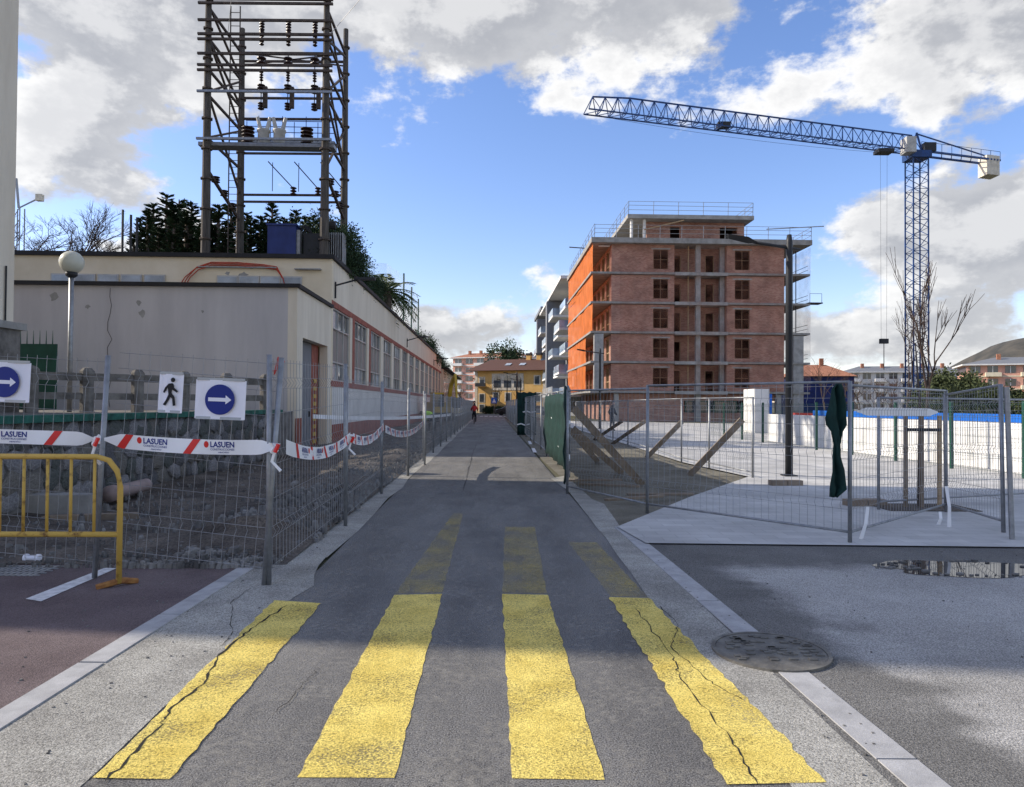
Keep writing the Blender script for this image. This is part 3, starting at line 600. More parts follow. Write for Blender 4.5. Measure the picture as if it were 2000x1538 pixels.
cloth('green_cloth', 'broad dark green screen standing across the end of the road fence', at(1010, 850, 37).xy, at(1047, 850, 37).xy, 2.25, .02); 
t = thing('hung_green_cloth', 'torn dark green cloth hanging from the fence on the pavement corner', 'cloth', at(1632, 960, 8.4))
prof = [(1.26, -.03, .05), (1.2, -.075, .07), (1.0, -.08, .09), (.86, -.11, .09), (.78, -.1, .1), (.7, -.05, .06), (.55, -.03, .05), (.4, -.06, .06), (.25, -.07, .1), (.1, -.09, .1), (.03, -.08, .1), (-.06, -.07, -.02)]
mb = MB(); vs = []
for z, a, b in prof:
    for k in range(9):
        f = k / 8; vs.append((a + (b - a) * f, -.05 * math.sin(f * 9 + z * 6) - .03, z))
mb.add(vs, [(j * 9 + i, j * 9 + i + 1, (j + 1) * 9 + i + 1, (j + 1) * 9 + i) for j in range(len(prof) - 1) for i in range(8)])
o = mb.build('cloth', greenc, t, True); o.modifiers.new('thick', 'SOLIDIFY').thickness = .012
# white ribbon between two posts, and tape ends tied to posts
a = at(1672, 801, 9.6); b = at(1830, 803, 10.4); t = thing('white_ribbon', 'wide white plastic ribbon stretched between two fence posts', 'ribbon', a)
d = b - a; n = 20; mb = MB(); vs = []
for i in range(n + 1):
    u = i / n; w = .055 * min(1, math.sin(math.pi * min(max(u, .02), .98)) * 3); p = d * u; vs += [(p.x, p.y - .03, p.z + w - .02), (p.x, p.y - .03, p.z - w - .02)]
mb.add(vs, [(2 * i, 2 * i + 1, 2 * i + 3, 2 * i + 2) for i in range(n)]); o = mb.build('film', tapew, t); o.modifiers.new('thick', 'SOLIDIFY').thickness = .004
for (x0, y0, x1, y1, d) in ((1695, 990, 1680, 1055, 8.6), (1848, 950, 1853, 1030, 8.9), (1836, 1000, 1832, 1025, 9.3)):
    p = at(x0, y0, d); q = at(x1, y1, d); t = thing('tape_end', 'loose white tape end hanging from a fence post', 'tape', p, 0, 'loose tape ends'); v = q - p
    mb = MB(); mb.add([(-.02, 0, 0), (.02, 0, 0), (.025 + v.x * .5, -.03, v.z * .5), (-.015 + v.x * .5, -.03, v.z * .5), (v.x + .03, .0, v.z), (v.x - .02, 0, v.z)], [(0, 1, 2, 3), (3, 2, 4, 5)]); o = mb.build('strip', tapew, t); o.modifiers.new('thick', 'SOLIDIFY').thickness = .003
# barrier tape with print
def ribbon(A, B, label, sag=.04, h=.1, lens=True, period=.62, prints=True, group=None, tw=0):
    A = Vector(A); B = Vector(B); L = (B - A).length; d = (B - A).normalized(); nrm = Vector((d.y, -d.x, 0)).normalized()
    if nrm.dot(CAM - A) < 0: nrm = -nrm
    t = thing('barrier_tape', label, 'tape', A, 0, group)
    def mp(u, v, off=.0):
        k = u / L; env = min(1, .18 + 2.6 * math.sin(math.pi * k)) if lens else 1
        p = (B - A) * k + Vector((0, 0, -4 * sag * k * (1 - k) + (v - .5) * h * env)) + nrm * (.008 + off + .012 * math.sin(u * 7) * (v - .5)); return tuple(p)
    n = max(8, int(L / .05)); mb = MB(); vs = []
    for i in range(n + 1): vs += [mp(L * i / n, 0), mp(L * i / n, 1)]
    mb.add(vs, [(2 * i, 2 * i + 1, 2 * i + 3, 2 * i + 2) for i in range(n)]); o = mb.build('film', tapew, t); o.modifiers.new('thick', 'SOLIDIFY').thickness = .002
    flip = (Vector(mp(L, .5)) - Vector(mp(0, .5))).dot(rt) < 0
    def put(u0, u1, v0, v1, geo, mat, name):
        vs_, fs_ = geo; X = lambda x: (L - (u0 + (u1 - u0) * x)) if flip else (u0 + (u1 - u0) * x)
        vv = [mp(min(L, max(0, X(x))), v0 + (v1 - v0) * y, .004) for x, y in vs_]; MB().add(vv, fs_).build(name, mat, t)
    u = .12
    while u < L - .25 and prints:
        e = min(u + .16, L); put(u, e, 0, 1, ([(0 + .0, 0), (.15, 0), (.3, 0), (.45, 0), (.55, 1), (.7, 1), (.85, 1), (1, 1)], [(0, 1, 5, 4), (1, 2, 6, 5), (2, 3, 7, 6)]), taper, 'red_stripe')
        if u + .56 < L:
            circ = [(.5 + .5 * math.cos(q * .5236), .5 + .5 * math.sin(q * .5236)) for q in range(12)]
            put(u + .19, u + .235, .45, .9, (circ, [tuple(range(12))]), taper, 'emblem')
            put(u + .25, u + .47, .48, .88, text_geo('LASUEN', 0, .03), navyp, 'lettering'); put(u + .25, u + .47, .28, .42, text_geo('CONSTRUCCIONES'), navyp, 'lettering'); put(u + .32, u + .42, .1, .22, text_geo('ABADIÑO'), navyp, 'lettering')
        u += period
    return t
ribbon(at(-80, 850, 6.35), at(185, 858, 6.4), 'printed barrier tape above the yellow crowd barrier', .0, .125); ribbon(at(205, 858, 6.4), at(545, 873, 6.25), 'printed barrier tape under the arrow notice', .03, .13)
G2 = 'printed tapes on the roadside mesh panels'
ribbon(at(557, 873, 6.4), at(682, 855, 9.2), 'printed barrier tape tied along the roadside mesh panels', .12, .13, False, .56, True, G2); ribbon(at(688, 856, 9.4), at(748, 833, 12.6), 'printed barrier tape tied along the roadside mesh panels', .12, .13, False, .56, True, G2); ribbon(at(752, 838, 12.7), at(826, 826, 18.5), 'printed barrier tape tied along the roadside mesh panels', .18, .13, False, .56, True, G2)
ribbon(RF(-5.9, 24, 1.15), RF(-2.2, 40, 1.0), 'long white tape closing off the dug strip by the factory', .12, .14, False, .6, False); ribbon(RF(-2, 40, .98), RF(-2, 75, 1.0), 'far white tape along the fence past the worker', .1, .14, False, .6, False)
for (x, y, d) in ((192, 862, 6.3), (541, 874, 6.2), (688, 858, 9.2)):
    t = thing('tape_knot', 'crumpled knot of white and red tape on a fence post', 'tape', at(x, y, d), 0, 'tape knots'); random.seed(x); mb = MB()
    mb.tube([(random.uniform(-.05, .05), -.03, random.uniform(-.05, .05)) for _ in range(7)], .018, 5); mb.build('knot', tapew, t); MB().tube([(.0, -.03, 0), (-.03, -.04, -.12), (.05, -.05, -.2)], .014, 5).build('tail', tapew, t)
    MB().tube([(.03, -.05, .03), (.0, -.055, -.04)], .018, 5).build('red_fold', taper, t)
# paper notices tied on the mesh
def sign(px0, py0, px1, py1, d, label, kind, tilt):
    a = at((px0 + px1) / 2, (py0 + py1) / 2, d); s = d / F_PX; w = (px1 - px0) * s / 2; h = (py1 - py0) * s / 2
    t = thing('paper_notice', label, 'sign', a, -.05); t.rotation_euler.y = tilt
    n = 6; mb = MB(); vs = []
    for i in range(n + 1): vs += [(-w + 2 * w * i / n, .006 * math.sin(i * 1.9), -h), (-w + 2 * w * i / n, .006 * math.cos(i * 1.3), h)]
    mb.add(vs, [(2 * i, 2 * i + 2, 2 * i + 3, 2 * i + 1) for i in range(n)]); o = mb.build('sheet', paper, t); o.modifiers.new('thick', 'SOLIDIFY').thickness = .002
    for z in (h, -h): MB().box(-w * .95, w * .95, -.003, .003, z - .005, z + .02).build('clear_tape', glass_l, t)
    y = -.012
    if kind == 'arrow':
        r = h * .78; MB().slab([(r * math.cos(k * .19635), r * math.sin(k * .19635)) for k in range(32)], 'y', y, y + .001).build('disc', blue, t)
        q = r * .78; MB().slab([(-q, -.12 * r), (q * .5, -.12 * r), (q * .5, -.3 * r), (q, 0), (q * .5, .3 * r), (q * .5, .12 * r), (-q, .12 * r)], 'y', y - .002, y - .001).build('arrow', paper, t)
    else:
        def P(pts, nm): MB().slab([(x * h, z * h) for x, z in pts], 'y', y, y + .001).build(nm, blk, t)
        P([(.12 + .12 * math.cos(k * .5), .7 + .12 * math.sin(k * .5)) for k in range(13)], 'head')
        P([(-.1, .5), (.1, .53), (.18, .45), (.2, .3), (.42, .12), (.36, .04), (.1, .2), (.08, .02), (.25, -.18), (.32, -.62), (.18, -.66), (.12, -.28), (-.08, -.08), (-.14, .3), (-.22, .12), (-.3, .0), (-.38, .05), (-.28, .3)], 'torso')
        P([(-.08, -.06), (.05, -.16), (-.1, -.45), (-.22, -.66), (-.36, -.6), (-.22, -.38)], 'leg')
sign(-40, 708, 61, 785, 6.48, 'white notice with blue arrow disc hung above the crowd barrier', 'arrow', .03); sign(309, 731, 358, 806, 6.33, 'white notice showing a black walking figure', 'walk', .04); sign(380, 743, 481, 819, 6.28, 'white notice with blue arrow disc beside the walking figure notice', 'arrow', .03)
# yellow crowd barrier
p = gp(232, 1146); t = thing('crowd_barrier', 'worn yellow tubular crowd barrier with rusty foot', 'barrier', (p.x, p.y, 0), .03)
MB().tube([(0, 0, .03), (.0, 0, .86), (-.03, 0, 1.0), (-.1, 0, 1.09), (-.2, 0, 1.12), (-2.3, 0, 1.12)], .024, 10).build('outer_tube', yelpipe, t, True)
MB().tube([(0, 0, .45), (-2.3, 0, .45)], .024, 10).build('lower_rail', yelpipe, t, True)
for k in range(10): MB().tube([(-.22 - k * .2, 0, .45), (-.22 - k * .2, 0, 1.12)], .013, 8).build('bar', yelpipe, t, True)
MB().tube([(-.14, -.1, .015), (-.03, -.02, .04), (.02, .03, .045), (.1, .12, .015)], .028, 6).build('foot', rustf, t)

# ------------------------------------------------------------------ switchgear tower on the roof
def tower():
    zt = 19.2; base = 7.3
    t = thing('switchgear_tower', 'tall open frame of concrete poles carrying insulators on the factory roof', 'pylon', RF(-6.2, 29, base), RZ)
    def q(px, py, d): v = at(px, py, d); w = v - Vector(t.location); c, s = math.cos(-RZ), math.sin(-RZ); return (w.x * c - w.y * s, w.x * s + w.y * c, w.z)
    FL, FR, BL, BR = q(401, 495, 29.5), q(633, 500, 29.5), q(468, 500, 33.5), q(671, 508, 33.5); H = zt - base
    cor = []
    for i, p in enumerate((FL, FR, BL, BR)):
        p = Vector((p[0], p[1], 0)); MB().tube([p, p + Vector((.0, 0, H))], [.19, .115], 8).build('pole', polec, t)
        if i < 2: MB().lathe([(.5, 0), (.5, .14), (.3, .26)], 8, tuple(p)).build('footing', concrete, t)
        cor.append(p)
    fl, fr, bl, br = cor; Z = lambda py: q(500, py, 29.5)[2]; V = lambda p, z: Vector((p.x, p.y, z))
    def beam(a, b, r=.07, m=rustm, name='beam'): MB().bar(a, b, r).build(name, m, t)
    for py in (4, 12, 45, 72, 82, 110, 132, 142, 183, 275): z = Z(py); beam(V(fl, z) - Vector((.35, .2, 0)), V(fr, z) + Vector((.3, -.2, 0)), .05, galv if py in (183, 275) else rustm)
    for py in (22, 40, 102, 120, 165, 240, 330, 345): z = Z(py) * 1.02; beam(V(bl, z), V(br, z), .05)
    for py in (15, 75, 135, 185, 270): z = Z(py); beam(V(fl, z), V(bl, z), .05); beam(V(fr, z), V(br, z), .05)
    for a, b, z0, z1 in ((fl, bl, 10, 75), (bl, fl, 75, 180), (fl, bl, 180, 330), (fr, br, 10, 130), (br, fr, 60, 180), (fr, br, 130, 275), (br, fr, 180, 330), (fl, bl, 75, 185), (fr, br, 75, 20), (bl, fl, 135, 75), (br, fr, 275, 185), (fl, bl, 270, 185)): beam(V(a, Z(z0)), V(b, Z(z1)), .045, rustm, 'brace')
    beam(V(fl, Z(330)), V(bl, Z(385)), .06); beam(V(fr, Z(335)), V(br, Z(380)), .06)
    for z0, z1 in ((12, 40), (40, 12)): beam(V(bl, Z(z0)), V(br, Z(z1)), .03, rustm, 'brace')
    def insulator(p, r, n, h, m=insul, name='insulator'):
        pr = []
        for i in range(n): pr += [(r * .45, h * i / n), (r, h * (i + .3) / n), (r, h * (i + .5) / n), (r * .45, h * (i + .8) / n)]
        MB().lathe(pr, 10, p).build(name, m, t)
    yb = (fl.y + bl.y) / 2
    for k in range(3):
        x = fl.x + 1.6 + k * 1.15
        for py, r, n, h in ((30, .12, 5, .6), (55, .1, 6, .75), (95, .2, 2, .4), (128, .09, 4, .45), (152, .17, 3, .4), (187, .14, 3, .35)): insulator((x + .15, yb - .6, Z(py)), r, n, h)
        beam(Vector((x + .15, yb - .6, Z(187))), Vector((x + .15, yb - .6, Z(70))), .018, dkmetal, 'rod')
        box('switch_column', rustm, t, x + .25, x + .42, yb - .7, yb - .55, Z(183), Z(140))
        insulator((x + .9, bl.y - .1, Z(327)), .15, 3, .42); beam(Vector((x + .9, bl.y - .1, Z(312))), Vector((x + .3, yb, Z(283))), .018, dkmetal, 'rod'); beam(Vector((x + .5, yb, Z(285))), Vector((x + .5, yb, Z(345))), .014, dkmetal, 'rod')
    for k in range(3):
        f = .25 + k * .25; insulator(tuple(V(fl, Z(330)).lerp(V(bl, Z(385)), f)), .18, 3, .3); insulator(tuple(V(fr, Z(335)).lerp(V(br, Z(380)), f)), .18, 3, .3)
    # shelf with instrument transformers, railed platform behind it
    box('shelf', galv, t, fl.x - .4, fr.x + .3, fl.y + .1, fl.y + .7, Z(283), Z(276))
    for k, x in enumerate((1.55, 4.0)): insulator((fl.x + x, fl.y + .4, Z(274)), .27, 5, .75)
    for x in (2.2, 2.85):
        c = MB().lathe([(.18, 0), (.24, .1), (.24, .5), (.28, .55), (.28, .62), (.2, .66)], 14, (fl.x + x, fl.y + .4, Z(275))).build('transformer_can', cerg, t, True)
        for s in (-.13, .13): MB().tube([(fl.x + x + s, fl.y + .4, Z(275) + .6), (fl.x + x + s * 2, fl.y + .4, Z(275) + 1.15)], [.09, .07], 8).build('bushing', cerg, c)
    box('platform', galv, t, fl.x + .9, fr.x - .1, yb, yb + .6, Z(243), Z(238))
    for z in (198, 210, 222): beam(Vector((fl.x + .9, yb, Z(z))), Vector((fr.x - .1, yb, Z(z))), .014, navy, 'rail')
    for k in range(8): x = fl.x + .95 + k * .52; beam(Vector((x, yb, Z(240))), Vector((x, yb, Z(188 if k % 2 else 200))), .014, navy, 'rail_post')
    # ladder
    lx = fl.x + .75
    for s in (-.2, .2): beam(Vector((lx + s, fl.y + 1, 0)), Vector((lx + s, fl.y + 1, H * .95)), .022, rustm, 'ladder_rail')
    for k in range(38): beam(Vector((lx - .2, fl.y + 1, .3 + k * .29)), Vector((lx + .2, fl.y + 1, .3 + k * .29)), .012, rustm, 'rung')
    for p in cor:
        for k in range(9): MB().lathe([(.26 - k * .008, 0), (.26 - k * .008, .06)], 8, (p.x, p.y, 1 + k * 1.25)).build('clamp', rustm, t)
    MB().tube([V(fl, Z(70)) + Vector((.8, 0, 0)), V(fl, Z(20)) + Vector((2.2, -3, 1)), Vector((fl.x + 6, fl.y - 6, H + 3))], .012, 4).build('line_wire', alu, t); MB().tube([V(fr, Z(75)), V(fr, Z(0)) + Vector((3, -2, .5)), Vector((fr.x + 12, fr.y - 4, H + 6))], .012, 4).build('line_wire', alu, t)
    # roof gear at its foot
    c = thing('blue_cabinet', 'dark blue steel cabinet between the tower poles', 'cabinet', Vector(t.location) + Vector((FL[0] + 2.6, .5, 0)), RZ); c.scale = (1, 1, 1.5)
    box('body', navy, c, 0, 1.15, 0, .9, 0, 1.05); box('lid', navy, c, -.05, 1.2, -.05, .95, 1.05, 1.1); box('side_sheet', galv, c, 1.16, 1.3, .1, .8, .1, .95)
    c = thing('oil_transformer', 'black finned transformer with cable loops on the roof', 'transformer', Vector(t.location) + Vector((FL[0] + 4.0, .8, 0)), RZ); c.scale = (1, 1, 1.4)
    box('tank', dkmetal, c, .0, 1.0, 0, .9, .1, .95); MB().tube([(.6, .3, 1.25), (1.25, .3, 1.25)], .13, 12).build('conservator', dkmetal, c)
    for k in range(7): box('fin', galv, c, 1.02 + k * .09, 1.05 + k * .09, .1, .8, .1, 1.0)
    for k in range(4): MB().tube([(-.4 + k * .1, .2, .1), (-.35 + k * .1, .2, .9), (-.1 + k * .08, .2, 1.2), (.3, .2, .95)], .035, 6).build('cable_loop', dkmetal, c)
tower()

# ------------------------------------------------------------------ plants
def leaf_tri(mb, p, d, l, w, rnd):
    d = d.normalized(); a = d.cross(Vector((rnd.uniform(-1, 1), rnd.uniform(-1, 1), rnd.uniform(-1, 1)))).normalized() * w
    mb.add([p - a * .3, p + d * l * .5 - a, p + d * l, p + d * l * .5 + a], [(0, 1, 2, 3)])
def conifer_mesh(seed, h, r, nleaf):
    rnd = random.Random(seed); tr = MB().tube([(0, 0, 0), (rnd.uniform(-.1, .1), 0, h * .6), (0, 0, h)], [h * .022, h * .012, .01], 6); cr = MB()
    nb = int(h * 30)
    for i in range(nb):
        f = (i / nb) ** .85; z = h * (.04 + .95 * f); rad = r * (1 - f) ** 1.35 * rnd.uniform(.45, 1.2) + .07; a = rnd.uniform(0, 6.283); dr = Vector((math.cos(a), math.sin(a), rnd.uniform(.45, .95)))
        p0 = Vector((0, 0, z)); tip = p0 + dr * rad
        tr.tube([p0, tip], [.02, .006], 3, False)
        for k in range(nleaf):
            u = rnd.uniform(.15, 1); p = p0.lerp(tip, u); side = dr.cross(Vector((0, 0, 1))).normalized() * rnd.choice((-1, 1)); leaf_tri(cr, p, dr * .8 + side * rnd.uniform(.2, 1) + Vector((0, 0, rnd.uniform(-.1, .5))), rnd.uniform(.06, .13), rnd.uniform(.007, .014), rnd)
    return tr, cr
def mesh_of(mb, name, mat):
    me = bpy.data.meshes.new(name); me.from_pydata(mb.v, [], mb.f); me.materials.append(mat); me.update(); return me
def plant(name, label, loc, parts, group=None, rz=0, s=1, sz=None):
    t = thing(name, label, 'tree' if 'bush' not in name and 'hedge' not in name else 'bush', loc, rz, group); t.scale = (s, s, sz or s)
    for n, me in parts: link(n, me, t)
    return t
CON = []
for v in range(3):
    tr, cr = conifer_mesh(40 + v, 5.0, .85, 62); CON.append([('trunk', mesh_of(tr, 'trunk', bark)), ('crown', mesh_of(cr, 'crown', leafd))])
random.seed(77)
for i, (px, top, d) in enumerate(((275, 425, 40), (300, 398, 41), (325, 380, 40), (350, 390, 42), (375, 395, 40), (428, 400, 40), (452, 405, 42), (490, 425, 40), (510, 422, 41), (532, 398, 40), (556, 425, 42), (578, 410, 40), (596, 425, 41), (612, 422, 42), (262, 455, 39), (340, 430, 38), (310, 440, 38), (470, 440, 38), (545, 450, 38.5), (440, 445, 38.5), (590, 452, 38), (395, 430, 38.5), (288, 415, 39.5), (338, 402, 40.5), (365, 412, 39), (412, 410, 41), (482, 415, 39), (522, 428, 39.5), (568, 430, 39), (630, 430, 41), (645, 445, 40), (655, 452, 38))):
    p = at(px, top, d); h = max(2.5, p.z - 5.2); plant('conifer', 'dark feathery conifer behind the factory roof edge', (p.x, p.y, p.z - h), CON[i % 3], 'conifers behind the factory roof', random.uniform(0, 6), h / 5 * random.uniform(1.5, 2.3), h / 5)
def leafy_mesh(seed, rx, rz_, n, lw=.026, ll=.11, clumps=34):
    rnd = random.Random(seed); cr = MB(); st = MB()
    for c in range(clumps):
        v = Vector((rnd.gauss(0, 1), rnd.gauss(0, 1), rnd.gauss(0, 1))).normalized() * rnd.random() ** .4; c0 = Vector((v.x * rx, v.y * rx, rz_ + v.z * rz_ * .9)); rr = rnd.uniform(.18, .36) * min(rx, rz_)
        st.tube([(0, 0, 0), (c0.x * .4, c0.y * .4, c0.z * .5), c0], [.05, .03, .008], 4, False)
        for k in range(n):
            w = Vector((rnd.gauss(0, .55), rnd.gauss(0, .55), rnd.gauss(0, .5))); p = c0 + w * rr; leaf_tri(cr, p, w + Vector((rnd.uniform(-1, 1), rnd.uniform(-1, 1), rnd.uniform(-.8, .6))), rnd.uniform(.6, 1.2) * ll, lw, rnd)
    return [('stem', mesh_of(st, 'stem', bark)), ('crown', mesh_of(cr, 'crown', leafm))]
def recol(parts, mat):
    out = []
    for n, me in parts:
        if n == 'crown': me = me.copy(); me.materials[0] = mat
        out.append((n, me))
    return out
LB = leafy_mesh(5, 1.0, 1.0, 560, .018, .08); LB2 = leafy_mesh(6, 1.0, .9, 300, .03, .12); LBd = recol(LB, leafd); LBo = recol(LB2, leafb)
for i in range(13):       # overgrown hedge on the roof edge
    s = 31.5 + i * 2.0; plant('hedge_bush', 'dark overgrown shrub along the factory roof edge', RF(-7.2 - random.uniform(0, .5), s, 6.7), LBd, 'shrubs along the roof edge', i, random.uniform(1.3, 1.6) * (1 - i * .045))
for i in range(9): plant('hedge_bush', 'dark overgrown shrub beyond the far end of the factory', RF(-8.6, 82 + i * 3.5, 5.0 - i * .2), LBd, 'shrubs beyond the factory', i, random.uniform(2.0, 2.6))
def palm():
    rnd = random.Random(8); fr = []; t = thing('palm_tree', 'bushy palm leaning over the factory roof', 'tree', RF(-6.5, 45, 6.6)); MB().tube([(0, 0, 0), (0, 0, 2.0)], [.3, .24], 8).build('trunk', bark, t)
    for k in range(34):
        a = rnd.uniform(0, 6.283); e = rnd.uniform(-.4, 1.2); L = rnd.uniform(1.8, 2.6); mb = MB(); pts = []
        for i in range(9):
            u = i / 8; pts.append(Vector((math.cos(a) * L * u * math.cos(e), math.sin(a) * L * u * math.cos(e), 2.0 + L * u * math.sin(e) - 1.1 * u * u)))
        mb.tube(pts, [.03 * (1 - i / 9) + .006 for i in range(9)], 3, False)
        for i in range(1, 9):
            for s in (-1, 1):
                for j in (0, .5):
                    p = pts[i - 1].lerp(pts[i], j); d = (pts[i] - pts[i - 1]).normalized(); sd_ = d.cross(Vector((0, 0, 1))).normalized() * s; leaf_tri(mb, p, sd_ + d * .8 + Vector((0, 0, -.25)), .7 * (1 - .4 * i / 9), .035, rnd)
        mb.build('frond', palmm, t)
palm()
def bare_tree(name, label, loc, h, spread, seed, up_=.5, depth=5, group=None, r=.1, mat=twig):
    rnd = random.Random(seed); tr = MB(); br = MB()
    def grow(p, d, l, rad, k):
        q = p + d * l; (tr if k == 0 else br).tube([p, p + d * l * .5 + Vector((rnd.uniform(-.05, .05) * l, rnd.uniform(-.05, .05) * l, 0)), q], [rad, rad * .85, rad * .7], 5 if k < 2 else 3, False)
        if k >= depth: return
        for i in range(rnd.choice((2, 3, 3)) if k < depth - 1 else 4):
            nd_ = (d + Vector((rnd.gauss(0, spread), rnd.gauss(0, spread), rnd.uniform(-.1, up_)))).normalized(); grow(p + d * l * rnd.uniform(.55, 1), nd_, l * rnd.uniform(.6, .85), rad * .62, k + 1)
    grow(Vector((0, 0, 0)), Vector((0, 0, 1)), h * .3, r, 0)
    t = thing(name, label, 'tree', loc, 0, group); tr.build('trunk', bark, t); br.build('crown', mat, t); return t
bare_tree('bare_tree', 'wide bare tree behind the factory roof near the conifers', (*at(130, 500, 42).xy, 5.4), 9.0, .55, 3, .35, 7, None, .17)
bare_tree('bare_tree', 'bare spreading bush tree beside the tall bare tree', (*at(70, 500, 42).xy, 5.6), 8.6, .6, 13, .3, 7, None, .15)
bare_tree('bare_poplar', 'tall upright bare tree in front of the crane mast', (*at(1812, 780, 30).xy, 0), 9.0, .24, 4, .9, 4, None, .08)
bare_tree('bare_poplar', 'thin bare tree beside the crane mast', (*at(1775, 780, 34).xy, 0), 8.5, .22, 8, .9, 4, None, .05)
for i, (px, d, h) in enumerate(((1610, 60, 6.5), (1640, 58, 5.5), (1680, 50, 4.6), (1715, 46, 4.4), (1745, 48, 4.4))): bare_tree('bare_bush', 'bare brown thicket behind the white hoarding', (*at(px, 790, d).xy, -.02), h, .5, 20 + i, .5, 5, 'bare thickets behind the hoarding', .07)
for i, (px, d, s) in enumerate(((1850, 40, 1.75), (1880, 38, 1.6), (1845, 34, 1.2), (1915, 30, 1.0), (1950, 28, 1.05), (1985, 27, 1.05), (2030, 26, 1.0), (1905, 36, 1.2), (1875, 30, 1.0))):
    p = at(px, 790, d); plant('evergreen_bush', 'dense dark evergreen bush behind the blue topped hoarding', (p.x, p.y, .45), LBo, 'evergreen bushes behind the hoarding', i, s)
t = leafy_mesh(15, 3.6, 4.2, 90, .13, .5, 46); plant('eucalyptus_tree', 'tall dark green tree rising behind the ochre house', (*at(986, 790, 150).xy, 6.2), recol(t, leafd), None, 0, 1.05)
plant('young_tree', 'small dark tree between the ochre house and the apartments', (*at(945, 790, 140).xy, 3.5), recol(leafy_mesh(16, 1.6, 2.4, 60, .1, .4, 20), leafd), None, 0, 1)
for i, px in enumerate((968, 1012, 905)): bare_tree('bare_street_tree', 'slender bare street tree before the ochre house', (*at(px, 800, 112).xy, 0), 6.0, .4, 50 + i, .5, 5, 'bare street trees', .06)
for i in range(7): q = at(950 + i * 9, 808, 114); plant('low_hedge', 'clipped low hedge along the far junction', (q.x, q.y, 0), LBd, 'hedges at the junction', i, .7)
# netting poles of the sports court on the hill
t = thing('net_fence', 'tall green poles with netting standing above the factory roof', 'fence', RF(-8, 60, 6.6), RZ)
for k, (x, y, h) in enumerate(((-4, -2, 5.0), (-.6, -1, 5.0), (.2, 4, 6.6), (.35, 9, 6.2), (.5, 14, 5.8))): MB().tube([(x, y, 0), (x, y, h)], .08, 6).build('pole', greenp, t)
MB().add([(-4, -2, 2.2), (-.6, -1, 2.2), (-.6, -1, 6.5), (-4, -2, 6.5), (.2, 4, 2.5), (.2, 4, 6.4), (.5, 14, 2.5), (.5, 14, 6.2)], [(0, 1, 2, 3), (1, 4, 5, 2), (4, 6, 7, 5)]).build('netting', clear, t)
MB().box(-.4, -.2, -1, 15, .2, 2.3).build('wall_panel', greycl, t)
# distant crane and posts at upper left
t = thing('far_crane', 'distant pale tower crane behind the bare tree', 'crane', (*at(35, 500, 120).xy, 0))
mb = MB(); 
for s in (-.6, .6):
    for w in (-.6, .6): mb.bar((s, w, 0), (s, w, 34), .08)
for k in range(17): mb.bar((-.6, -.6, k * 2), (.6, -.6, k * 2 + 2), .05)
mb.build('mast', galv, t); MB().bar((0, 0, 34), (4, 0, 36), .1).build('counter_jib', galv, t); MB().box(3.0, 4.0, -.4, .4, 35.2, 36.3).build('counterweight', cwm, t); MB().bar((0, 0, 34), (-.5, 0, 39), .15).build('apex', galv, t)
for i, (px, top) in enumerate(((240, 410), (256, 420), (268, 425))):
    p = at(px, top, 31); t = thing('roof_post', 'dark bare post standing on the factory roof edge', 'post', (p.x, p.y, 7.25), 0, 'posts on the factory roof'); MB().tube([(0, 0, 0), (0, 0, p.z - 7.25)], .05, 6).build('shaft', dkmetal, t); MB().lathe([(.1, 0), (.1, .05)], 8).build('base_plate', dkmetal, t)

